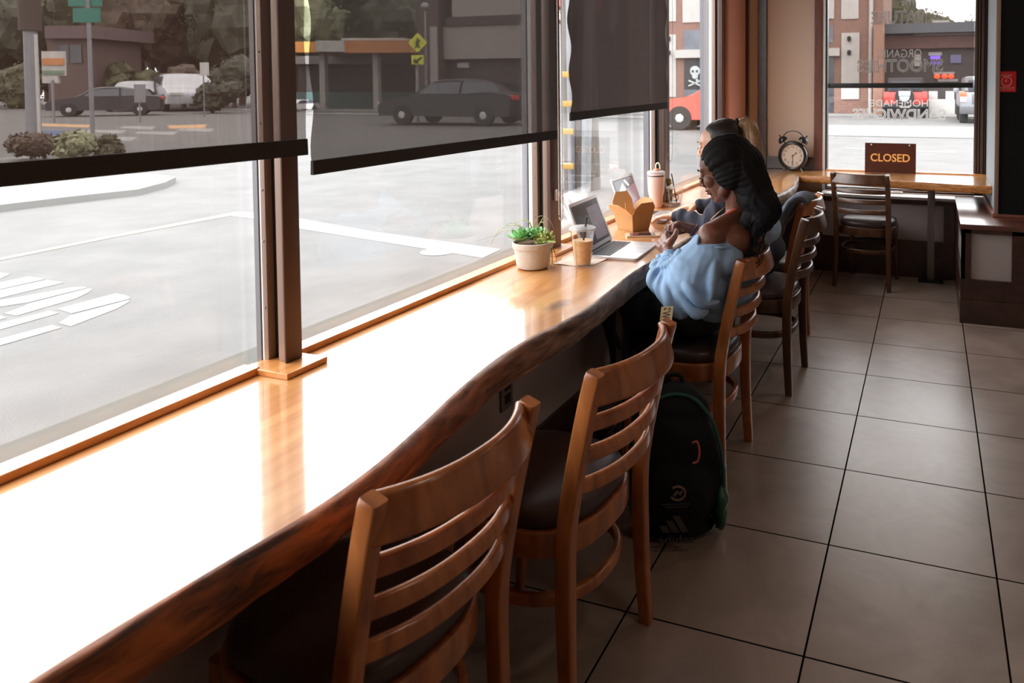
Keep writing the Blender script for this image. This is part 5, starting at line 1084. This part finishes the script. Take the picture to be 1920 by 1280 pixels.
def lathe_arm(a, pts, rs):
    for (p, q), (r0, r1) in zip(zip(pts, pts[1:]), zip(rs, rs[1:])): a.cap(p, q, r0, r1)
def hand(a, w, d, n, thumb, curl=(.25,.35,.3), spread=.1, k=1., tip_curl=None):
    """w wrist, d towards the knuckles, n out of the back of the hand, thumb = vector on the thumb side"""
    w = Vector(w); d = Vector(d).normalized(); n = Vector(n); n = (n-d*n.dot(d)).normalized(); s = d.cross(n).normalized(); s = s if s.dot(Vector(thumb)) > 0 else -s
    a.cap(w-d*.02, w+d*.03, .024*k, .022*k)
    offs = (.028,.0095,-.009,-.026); kn = (.086,.090,.085,.076); ln_ = (.072,.080,.074,.058)
    for i in range(4):
        a.cap(w+d*.015+s*offs[i]*.6, w+d*kn[i]*k+s*offs[i]*k, .014*k, .0108*k)
        dd = (d+s*spread*(1.5-i)*.5).normalized(); p = w+d*kn[i]*k+s*offs[i]*k; nn = n; cu = curl if isinstance(curl[0], float) else curl[i]
        for j, (fr, rr) in enumerate(((.45,.0088),(.30,.0080),(.25,.0072))):
            c_, s_ = math.cos(cu[j]), math.sin(cu[j]); d2 = (dd*c_-nn*s_).normalized(); nn = (nn*c_+dd*s_).normalized(); dd = d2
            q = p+dd*ln_[i]*fr*k; a.cap(p, q, rr*k*1.03, rr*k*.95, 12); p = q
    b = w+d*.022+s*.024; p1 = b+(d*.55+s*.75-n*.25).normalized()*.038*k; p2 = p1+(d*.85+s*.40-n*.25).normalized()*.032*k; p3 = p2+(d*.95+s*.10-n*.3).normalized()*.026*k
    a.cap(b, p1, .0155*k, .0125*k); a.cap(p1, p2, .0118*k, .0100*k); a.cap(p2, p3, .0098*k, .0078*k)
def skin(n, c1, c2): 
    m = mat(n, c1, .42, col2=c2, noise_scale=9, detail=3, coat=.05, coat_rough=.35); b = m.node_tree.nodes['Principled BSDF']; b.inputs['Subsurface Weight'].default_value = .08; b.inputs['Subsurface Radius'].default_value = (.02,.008,.004); b.inputs['Subsurface Scale'].default_value = .3; return m
def folds(amp, fx, fz, seed=0., vel=1.):
    def fn(v, n):
        q = noise.noise(Vector((v.x*3+seed, v.y*3, v.z*3)))*4
        return v+n*(amp*math.sin(v.x*fx+v.z*fz+v.y*fx*.4+q)+amp*.6*noise.noise(v*14)+amp*.3*noise.noise(v*30))
    return fn
# ---------------- front sitter: pale blue off-shoulder sweatshirt
pA = thing('person', 'person with black braided hair in a pale blue off-shoulder sweatshirt, sitting nearest the viewer', 'person', (-.86, 2.83, 0))
cA = (-.757, 2.82, 1.178); FA, UA = (-.93, -.02, -.36), (-.36, 0, .93)
a = MB(); P_A, R_A = head(a, cA, FA, UA)
nb = Vector((-.700, 2.84, .985))
a.cap(P_A(-.03,0,-.06), nb+Vector((-.008,0,.02)), .048, .052); a.cap(nb, (-.715, 2.84, .95), .056, .075)
LS, RS = Vector((-.770, 2.665, .945)), Vector((-.645, 3.020, .955))
a.cap(nb, LS, .05, .054); a.cap(nb, RS, .05, .054); a.ell((-.705,2.76,.925),(.075,.10,.065)); a.ell((-.69,2.84,.90),(.085,.15,.09))
a.ell((-.74,2.84,.84),(.095,.155,.11)); a.ell((-.79,2.84,.72),(.09,.14,.11)); a.ell((-.85,2.84,.625),(.11,.165,.10))
LE, LW = Vector((-.865, 2.600, .770)), Vector((-.962, 2.715, .868)); RE, RW = Vector((-.80, 3.06, .79)), Vector((-.955, 3.020, .895))
lathe_arm(a, [LS, LE, LW], [.050, .036, .025]); lathe_arm(a, [RS, RE, RW], [.048, .036, .025])
hand(a, LW, (-.56, .74, .26), (-.45, -.62, .55), (.1,.2,1), curl=(.35,.40,.25), spread=.25)
hand(a, RW, (-.62, -.42, .25), (-.1,.45,.85), (-.5,-.2,.3), curl=(.75,.85,.5), spread=.1)
for y, yk in ((2.755, 2.74), (2.925, 2.975)):
    lathe_arm(a, [Vector((-.88,y,.605)), Vector((-1.20,yk,.605)), Vector((-1.13,yk,.34)), Vector((-1.08,yk,.10))], [.075,.050,.048,.034]); a.cap((-1.08,yk,.055), (-1.22,yk,.045), .03, .026)
sA = skin('deep brown skin', s2l(104,62,46), s2l(128,80,60))
bA = link('body', remesh(a, .0042, 3), sA, pA)
def dot_part(name, P, pts, r, m, root, flat=1.):
    q = MB(); q.tube([P(*x) for x in pts], r, 8); q.build(name, m, root); 
dkh = mat('lash black', (.006,.005,.005), .6)
for s in (-1, 1):
    dot_part('eyebrow', P_A, [(.099,s*.016,.033),(.096,s*.032,.038),(.083,s*.048,.033)], [.0028,.0032,.0014], dkh, pA); dot_part('eyelashes', P_A, [(.1000,s*.020,.006),(.1015,s*.032,.004),(.094,s*.044,.007)], [.0022,.0026,.0012], dkh, pA)
q = MB(); q.ell(tuple(P_A(.0975,0,-.050)), (.0085,.021,.0052), m=R_A); q.ell(tuple(P_A(.094,0,-.0625)), (.0095,.018,.0062), m=R_A); q.build('lips', mat('lip colour', s2l(150,78,72), .35), pA)
# hair: combed back cap, gathered mass and loose strands
a = MB(); E_ = lambda f, s, u, r: a.ell(tuple(P_A(f, s, u)), r, m=R_A, seg=28, rings=18)
E_(-.028,0,.044,(.104,.086,.092)); E_(-.045,0,.0,(.090,.086,.090)); E_(-.02,.0,.075,(.082,.07,.058)); E_(-.03,.055,-.02,(.062,.032,.060)); E_(-.03,-.055,-.02,(.062,.032,.060))
a.cap(P_A(-.08,.0,-.0), (-.635,2.81,1.085), .078, .072); a.cap((-.635,2.81,1.085), (-.595,2.80,1.035), .072, .066); a.cap((-.595,2.80,1.035), (-.602,2.785,1.0), .066, .050); a.cap((-.602,2.785,1.0), (-.640,2.745,.925), .046, .012); a.cap((-.640,2.745,.915), (-.655,2.735,.85), .015, .005)
a.cap((-.62,2.80,1.02), (-.665,2.76,.97), .05, .03)
hA = mat('black braids', (.005,.0045,.005), .62, spec=.18)
Fv, Sv, Uv = basis(FA, UA)
def braid(v, n):
    d = v-Vector(cA); s = d.dot(Sv); u = d.dot(Uv); f = d.dot(Fv); an = math.atan2(s, u+.03) if f > -.09 else s*14
    return v+n*(.0035*abs(math.sin(an*13))+.0015*noise.noise(v*90)+.004*noise.noise(v*16))
link('hair', remesh(a, .0045, 3, braid), hA, pA)
a = MB(); rnd = random.Random(5)
for k in range(44):
    b = Vector((-.63+rnd.uniform(-.04,.05), 2.775+rnd.uniform(-.045,.05), .96+rnd.uniform(-.03,.06))); e = Vector((-.655+rnd.uniform(-.035,.045), 2.725+rnd.uniform(-.03,.03), .80+rnd.uniform(-.02,.09)))
    m_ = (b+e)/2+Vector((rnd.uniform(-.02,.02), rnd.uniform(-.03,0), 0)); a.tube(catmull([b, m_+Vector((.012*math.sin(k*2.3), .01*math.sin(k), 0)), (m_+e)/2-Vector((.012*math.sin(k*2.3), 0, 0)), e], 4), [.0022]*8+[.0018,.0016,.0013,.0010,.0006], 6)
for k in range(6):
    b = Vector((-.57+rnd.uniform(-.02,.02), 2.79, 1.07+rnd.uniform(-.03,.03))); a.tube(catmull([b, b+Vector((.03,-.01,.01)), b+Vector((.035,-.01,-.02)), b+Vector((.02,-.01,-.04))], 5), .0016, 5)
a.build('loose_strand', hA, pA)
# sweatshirt
blue = mat('pale blue fleece', s2l(150,181,214), .85, noise_amt=.04, noise_scale=30, bump=.06, bump_scale=400)
a = MB()
a.ell((-.735,2.855,.835),(.125,.185,.115)); a.ell((-.775,2.84,.72),(.135,.175,.12)); a.ell((-.80,2.84,.655),(.15,.18,.075)); a.ell((-.665,2.98,.905),(.075,.085,.075)); a.cap((-.655,3.00,.93), (-.72,3.05,.86), .072, .075); a.ell((-.628,2.965,.925),(.062,.105,.062)); a.ell((-.655,2.84,.905),(.05,.12,.06))
a.cap((-.74,2.70,.86), (-.79,2.66,.87), .085, .080); a.cap((-.785,2.655,.875), (-.835,2.620,.80), .085, .100); a.cap((-.835,2.620,.80), (-.84,2.625,.755), .100, .098); a.cap((-.85,2.61,.775), (-.918,2.65,.815), .090, .066); a.cap((-.918,2.65,.815), (-.945,2.685,.845), .060, .040); a.cap((-.80,2.68,.76),(-.78,2.74,.72),.09,.10)
for i, (ex, ey, ez) in enumerate(((-.945,2.63,.785),(-.935,2.580,.735),(-.900,2.545,.700),(-.855,2.533,.684),(-.805,2.540,.690),(-.765,2.556,.725))):
    s0 = Vector((-.940+.009*i, 2.668-.006*i, .852-.001*i)); e0 = Vector((ex, ey, ez)); md = (s0+e0)/2; out = (md-Vector((-.84,2.68,.78))).normalized(); pth = catmull([s0, md+out*(.044+.010*(i % 2))+Vector((0,-.012,.0)), e0, e0+Vector((.04,.045,-.005))], 7); n_ = len(pth)
    rf = lambda j: .006+.0155*math.sin(PI*min(1, j/(n_-1)))**.8
    for j in range(n_-1): a.cap(pth[j], pth[j+1], rf(j), rf(j+1), 10)
# folds falling from the dropped shoulder seam
for q in (((-.815,2.60,.90),(-.86,2.545,.84),(-.87,2.53,.76)), ((-.775,2.575,.895),(-.80,2.535,.82),(-.80,2.525,.74)), ((-.735,2.59,.885),(-.74,2.555,.81),(-.745,2.55,.73))):
    pth = catmull([Vector(p)+Vector((0,.012,0)) for p in q], 6); n_ = len(pth)
    for j in range(n_-1): a.cap(pth[j], pth[j+1], .006+.012*math.sin(PI*j/(n_-1)), .006+.012*math.sin(PI*(j+1)/(n_-1)), 10)
for z_, dx in ((.845,0),(.825,.012),(.803,.02)):   # gathers round the forearm
    a.tube(catmull([(-.985+dx,2.675,z_+.012),(-.955+dx,2.605,z_-.012),(-.905+dx,2.575,z_+.01),(-.87+dx,2.60,z_+.05)], 6), .011, 8)
lathe_arm(a, [Vector((-.70,3.04,.88)), RE, Vector((-.92,3.035,.87))], [.075,.075,.045])
def swf(v, n):
    # gathered folds fan out from the cuff and hang down the balloon sleeve
    c = Vector((-.955, 2.70, .875)); d = v-c; r = d.length; q = noise.noise(v*5)*1.6; an = math.atan2(d.z, d.x-.02)
    k = max(0, 1-r/.30)*min(1, r/.05)*(1 if v.y < 2.86 else 0)
    w = math.sin(an*15+q+r*6); fold = .004*k*w
    h = max(0, 1-abs(v.z-.70)/.10)*(1 if v.y < 2.8 else .4)
    fold += .007*h*math.sin(v.x*70+noise.noise(v*6)*3+v.z*10)+.004*math.sin(v.z*38+v.x*26+q*2)*(v.y > 2.72)+.0035*noise.noise(v*20)+.006*noise.noise(v*8)
    v = v+n*fold
    lim = .925+max(0, (v.y-2.78))*.62
    if v.z > lim and v.x > -.80 and v.y < 3.2: v.z = lim+(v.z-lim)*.12; v += Vector((n.x, n.y, 0))*.004
    return v
link('sweatshirt', remesh(a, .0048, 2, swf), blue, pA)
a = MB(); ring_ = catmull([(-.815,2.685,.918),(-.808,2.645,.925),(-.775,2.606,.921),(-.725,2.608,.918),(-.692,2.650,.912)], 6); a.tube(ring_, .0055, 8); a.build('neckline', blue, pA)
MB().tube(catmull([atY(1336,420,2.752), atY(1350,409,2.750), atY(1364,400,2.756), atY(1378,392,2.768)], 6), .0045, 8).build('strap', mat('orange strap', s2l(225,92,60), .5), pA)
MB().tube(catmull([atY(1332,412,2.765), atY(1345,400,2.762), atY(1358,389,2.768), atY(1373,379,2.78)], 6), .0010, 6).build('necklace', mat('gold chain', s2l(214,160,90), .3, metal=.8), pA)
# bracelet round the right wrist
dR = (RW-RE).normalized(); s1 = dR.cross(Vector((0,0,1))).normalized(); s2_ = s1.cross(dR)
MB().tube([RW-dR*.005+(s1*math.cos(i*PI/12)+s2_*math.sin(i*PI/12))*.0285 for i in range(25)], .003, 6).build('bracelet', mat('dark blue band', s2l(60,70,96), .4), pA)
blk = mat('black jersey', (.010,.011,.012), .8, noise_amt=.2, noise_scale=20)
def trousers(root, y1, yk1, y2, yk2, x0, xk, z0=.0, name='trousers', m=blk):
    a = MB(); ym = (y1+y2)/2; a.ell((x0, ym, .625), (.135, .180, .100))
    for y, yk in ((y1, yk1), (y2, yk2)):
        lathe_arm(a, [Vector((x0-.02,y,.618)), Vector((xk,yk,.608)), Vector((xk+.06,yk,.36)), Vector((xk+.115,yk,.10))], [.092,.067,.060,.050])
    def tf(v, n):
        v = v+n*(.005*math.sin(v.x*50+v.z*30+noise.noise(v*6)*4)+.003*noise.noise(v*20))
        if x0-.19 < v.x < x0+.2 and v.z < .523: v.z = .523
        return v
    link(name, remesh(a, .007, 4, tf), m, root)
    for yk in (yk1, yk2):
        b = MB(); b.cap((xk+.125,yk,.045), (xk+.02,yk,.040), .040, .036); b.cap((xk+.02,yk,.038), (xk-.055,yk,.032), .036, .030); b.ell((xk+.12,yk,.08),(.042,.040,.05))
        def sf(v, n): v.z = max(v.z, .002); return v
        link('shoe', remesh(b, .006, 3, sf), mat('black shoe', (.015,.015,.016), .6), root)
trousers(pA, 2.755, 2.74, 2.925, 2.975, -.86, -1.20)
# woven label on the thigh
c = atZ(1250, 588, .699); m0 = T(*c) @ Rx(math.radians(38)) @ Rz(math.radians(-80))
MB(m0).box(-.030, .030, -.022, .022, 0, .002).build('woven_label', mat('tan label', s2l(170,145,105), .8), pA, smooth=False)
link('label_print', text_mesh('W', .04, .0006, m0 @ T(.006,-.001,.0026), squash=(.030,.030)), mat('label ink', s2l(40,34,28), .8), pA); link('label_print', text_mesh('P.E.', .02, .0006, m0 @ T(-.018,.004,.0026) @ Rz(PI/2), squash=(.03,.010)), mat('label ink', s2l(40,34,28), .8), pA)
# ---------------- rear sitter: ponytail, dark navy hoodie
pB = thing('person', 'person with a blonde-streaked ponytail in a dark navy hoodie, sitting behind the braided one', 'person', (-.86, 3.77, 0))
kB = 1.07; cB = (-1.040, 3.76, 1.196); FB, UB = (-.975, .02, -.20), (-.20, 0, .975)
a = MB(); P_B, R_B = head(a, cB, FB, UB, kB); nb2 = Vector((-.945, 3.77, 1.02))
a.cap(P_B(-.03,0,-.06), nb2, .052, .055); LS2, RS2 = Vector((-.955,3.585,.965)), Vector((-.935,3.955,.965)); a.cap(nb2, LS2, .05, .052); a.cap(nb2, RS2, .05, .052)
a.ell((-.93,3.77,.90),(.09,.155,.11)); a.ell((-.90,3.77,.77),(.09,.14,.12)); a.ell((-.87,3.77,.64),(.11,.165,.11))
LE2, LW2 = Vector((-1.01,3.50,.80)), Vector((-1.215,3.585,.845)); RE2, RW2 = Vector((-1.02,4.00,.84)), Vector((-1.205,3.895,.850))
lathe_arm(a, [LS2, LE2, LW2], [.048,.036,.025]); lathe_arm(a, [RS2, RE2, RW2], [.048,.036,.025])
hand(a, LW2, (-.97, .10, -.10), (0,0,1), (0,1,0), curl=(.18,.30,.25), spread=.2); hand(a, RW2, (-.88,-.40,-.12), (0,0,1), (0,-1,0), curl=(.20,.32,.25), spread=.2)
for y, yk in ((3.68,3.67),(3.86,3.88)):
    lathe_arm(a, [Vector((-.88,y,.605)), Vector((-1.20,yk,.605)), Vector((-1.13,yk,.34)), Vector((-1.08,yk,.10))], [.075,.050,.048,.034]); a.cap((-1.08,yk,.055), (-1.22,yk,.045), .03, .026)
sB = skin('fair skin', s2l(214,160,132), s2l(232,184,156)); link('body', remesh(a, .0045, 3), sB, pB)
for s in (-1, 1):
    dot_part('eyebrow', P_B, [(.101,s*.016,.036),(.097,s*.032,.041),(.084,s*.048,.036)], [.0022,.0026,.0012], mat('brow brown', s2l(70,46,34), .7), pB); dot_part('eyelashes', P_B, [(.1015,s*.020,.008),(.1025,s*.032,.006),(.095,s*.044,.009)], [.0016,.002,.001], dkh, pB)
q = MB(); q.ell(tuple(P_B(.098,0,-.050)), (.009,.022,.0055), m=R_B); q.ell(tuple(P_B(.095,0,-.0625)), (.010,.019,.0062), m=R_B); q.build('lips', mat('rose lips', s2l(196,112,104), .35), pB)
a = MB(); E_ = lambda f, s, u, r: a.ell(tuple(P_B(f, s, u)), tuple(x*kB for x in r), m=R_B, seg=28, rings=18)
E_(-.036,0,.040,(.098,.081,.091)); E_(-.056,0,.0,(.074,.073,.080)); E_(-.018,0,.072,(.078,.066,.054)); a.cap(P_B(-.07,0,.05), P_B(-.108,0,.085), .05, .022)
hB = wood('brown hair', s2l(20,13,10), s2l(44,29,22), 5, .5, .0, (40,40,6), bump=.05)
link('hair', remesh(a, .0045, 3, lambda v, n: v+n*(.0016*noise.noise(Vector((v.x*20, v.y*160, v.z*20)))+.001*noise.noise(v*60))), hB, pB)
a = MB()
tc_ = P_B(-.112, 0, .090)
for i in range(10): q = i*2*PI/10; a.ell(tuple(tc_+Vector((.006*math.sin(q*3), .021*math.cos(q), .021*math.sin(q)))), .0085, seg=8, rings=6)
a.build('hair_tie', dkh, pB)
a = MB(); pl = catmull([tc_, (-.895,3.76,1.312), (-.862,3.757,1.255), (-.842,3.752,1.15), (-.822,3.748,1.03), (-.795,3.742,.90), (-.760,3.735,.77), (-.725,3.73,.64)], 6); rs = [.018,.022,.026,.030,.033,.036,.038]+[.040]*8+[.038]*8+[.036]*8+[.034]*6; n = len(pl)
rr = [min(.018+.022*min(1, i/8), .040*(1-max(0, (i/(n-1)-.62)/.38)**1.6*.86)) for i in range(n)]
a.tube(pl, rr, 20)
blond = wood('streaked blonde hair', s2l(92,64,44), s2l(206,164,118), 4, .45, .1, (60,60,4), bump=.05)
def pony(v, n): return v+n*(.004*noise.noise(Vector((v.x*70, v.y*70, v.z*6)))+.002*noise.noise(Vector((v.x*160, v.y*160, v.z*9))))
link('ponytail', remesh(a, .005, 2, pony), blond, pB)
a = MB()
for k in range(34):
    i0 = rnd.randint(3, n-14); off = Vector((rnd.gauss(0,1), rnd.gauss(0,1), 0)).normalized()*rnd.uniform(.030, .046); ps = [pl[min(n-1, i0+j*3)]+off*rr[min(n-1, i0+j*3)]/.040*(1+.05*j) for j in range(5)]; a.tube(catmull(ps, 3), .0010, 4)
for k in range(12):
    b = pl[4]+Vector((rnd.uniform(-.02,.02), rnd.uniform(-.02,.02), .02)); a.tube(catmull([b, b+Vector((rnd.uniform(0,.05), 0, rnd.uniform(0,.03))), b+Vector((rnd.uniform(.02,.06), 0, -rnd.uniform(.02,.10)))], 4), .0008, 4)
a.build('flyaway_hair', blond, pB)
navy = mat('navy fleece', s2l(44,46,60), .85, noise_amt=.12, noise_scale=10, bump=.06, bump_scale=400)
a = MB(); a.ell((-.93,3.77,.90),(.115,.175,.115)); a.ell((-.88,3.77,.77),(.125,.170,.13)); a.ell((-.84,3.77,.665),(.145,.185,.10)); a.ell((-.905,3.77,.995),(.07,.09,.045)); a.cap((-.93,3.77,.975), LS2, .075, .070); a.cap((-.93,3.77,.975), RS2, .075, .070)
LC, RC = LW2.lerp(LE2, .06), RW2.lerp(RE2, .10)
lathe_arm(a, [LS2, LE2, LC.lerp(LE2,.15), LC], [.070,.064,.047,.040]); lathe_arm(a, [RS2, RE2, RC.lerp(RE2,.15), RC], [.070,.062,.045,.038])
def hof(v, n):
    k = .6 if v.x < -1.03 else .35; q = noise.noise(v*5)*2.5
    return v+n*(.010*k*math.sin(v.x*95+q*1.2+v.z*30)+.004*noise.noise(v*18))
link('hoodie', remesh(a, .0055, 4, hof), navy, pB)
a = MB(); a.cap((-.86,3.66,.985), (-.845,3.77,1.0), .04, .045); a.cap((-.845,3.77,1.0), (-.86,3.88,.985), .045, .04); link('hood', remesh(a, .006, 3, folds(.004, 40, 30)), navy, pB)
trousers(pB, 3.68, 3.67, 3.86, 3.88, -.85, -1.20, m=mat('dark denim', s2l(24,28,38), .85, noise_amt=.15, noise_scale=20))
# ================================================================= light, world, camera
def lamp(name, loc, size, power, col):
    l = bpy.data.lights.new(name, 'AREA'); l.energy = power; l.size = size; l.color = col; l.shape = 'DISK'
    o = bpy.data.objects.new(name, l); C.objects.link(o); o.location = loc
for x, y in ((.6, 1.2), (2.6, 1.2), (.6, 4.2), (2.6, 4.2)): lamp('ceiling_lamp', (x, y, 2.88), .25, 4, (1, .85, .70))
def portal(loc, rot, sx, sy):
    l = bpy.data.lights.new('window_portal', 'AREA'); l.shape = 'RECTANGLE'; l.size = sx; l.size_y = sy; l.cycles.is_portal = True
    o = bpy.data.objects.new('window_portal', l); C.objects.link(o); o.location = loc; o.rotation_euler = rot
portal((-1.66, 2.0, 1.7), (0, -PI/2, 0), 1.9, 7.4)
portal((-.24, 6.42, 1.6), (-PI/2, 0, 0), 1.2, 1.95)
w = bpy.data.worlds.new('overcast sky'); bpy.context.scene.world = w; w.use_nodes = True; nt = w.node_tree; L = nt.links
bg = nt.nodes['Background']; tc = nt.nodes.new('ShaderNodeTexCoord'); sp = nt.nodes.new('ShaderNodeSeparateXYZ'); L.new(tc.outputs['Generated'], sp.inputs[0])
r = nt.nodes.new('ShaderNodeValToRGB'); e = r.color_ramp.elements; e[0].position = 0; e[0].color = (.78,.8,.82,1); e[1].position = .6; e[1].color = (1,1,1,1)
L.new(sp.outputs[2], r.inputs[0]); L.new(r.outputs[0], bg.inputs['Color']); bg.inputs['Strength'].default_value = 7.2
cam = bpy.data.cameras.new('camera'); co = bpy.data.objects.new('camera', cam); C.objects.link(co)
mw = Matrix((( _r.x, _u.x, -_f.x, EYE.x), (_r.y, _u.y, -_f.y, EYE.y), (_r.z, _u.z, -_f.z, EYE.z), (0,0,0,1))); co.matrix_world = mw
cam.sensor_width = 36; cam.sensor_fit = 'HORIZONTAL'; cam.lens = FPX/1920*36; cam.shift_x = (960-CX)/1920; cam.shift_y = (CY-640)/1920
cam.clip_end = 400; cam.clip_start = .05
cam.dof.use_dof = True; cam.dof.focus_distance = 3.0; cam.dof.aperture_fstop = 5.6
S = bpy.context.scene; S.camera = co
S.view_settings.view_transform = 'Standard'; S.view_settings.look = 'None'; S.view_settings.exposure = 0.12; S.view_settings.gamma = 1; S.view_settings.use_curve_mapping = False
S.cycles.max_bounces = 10; S.cycles.diffuse_bounces = 5; S.cycles.glossy_bounces = 4; S.cycles.transparent_max_bounces = 16; S.cycles.transmission_bounces = 6
S.cycles.sample_clamp_indirect = 6; S.cycles.use_denoising = True; S.cycles.caustics_reflective = False; S.cycles.caustics_refractive = False
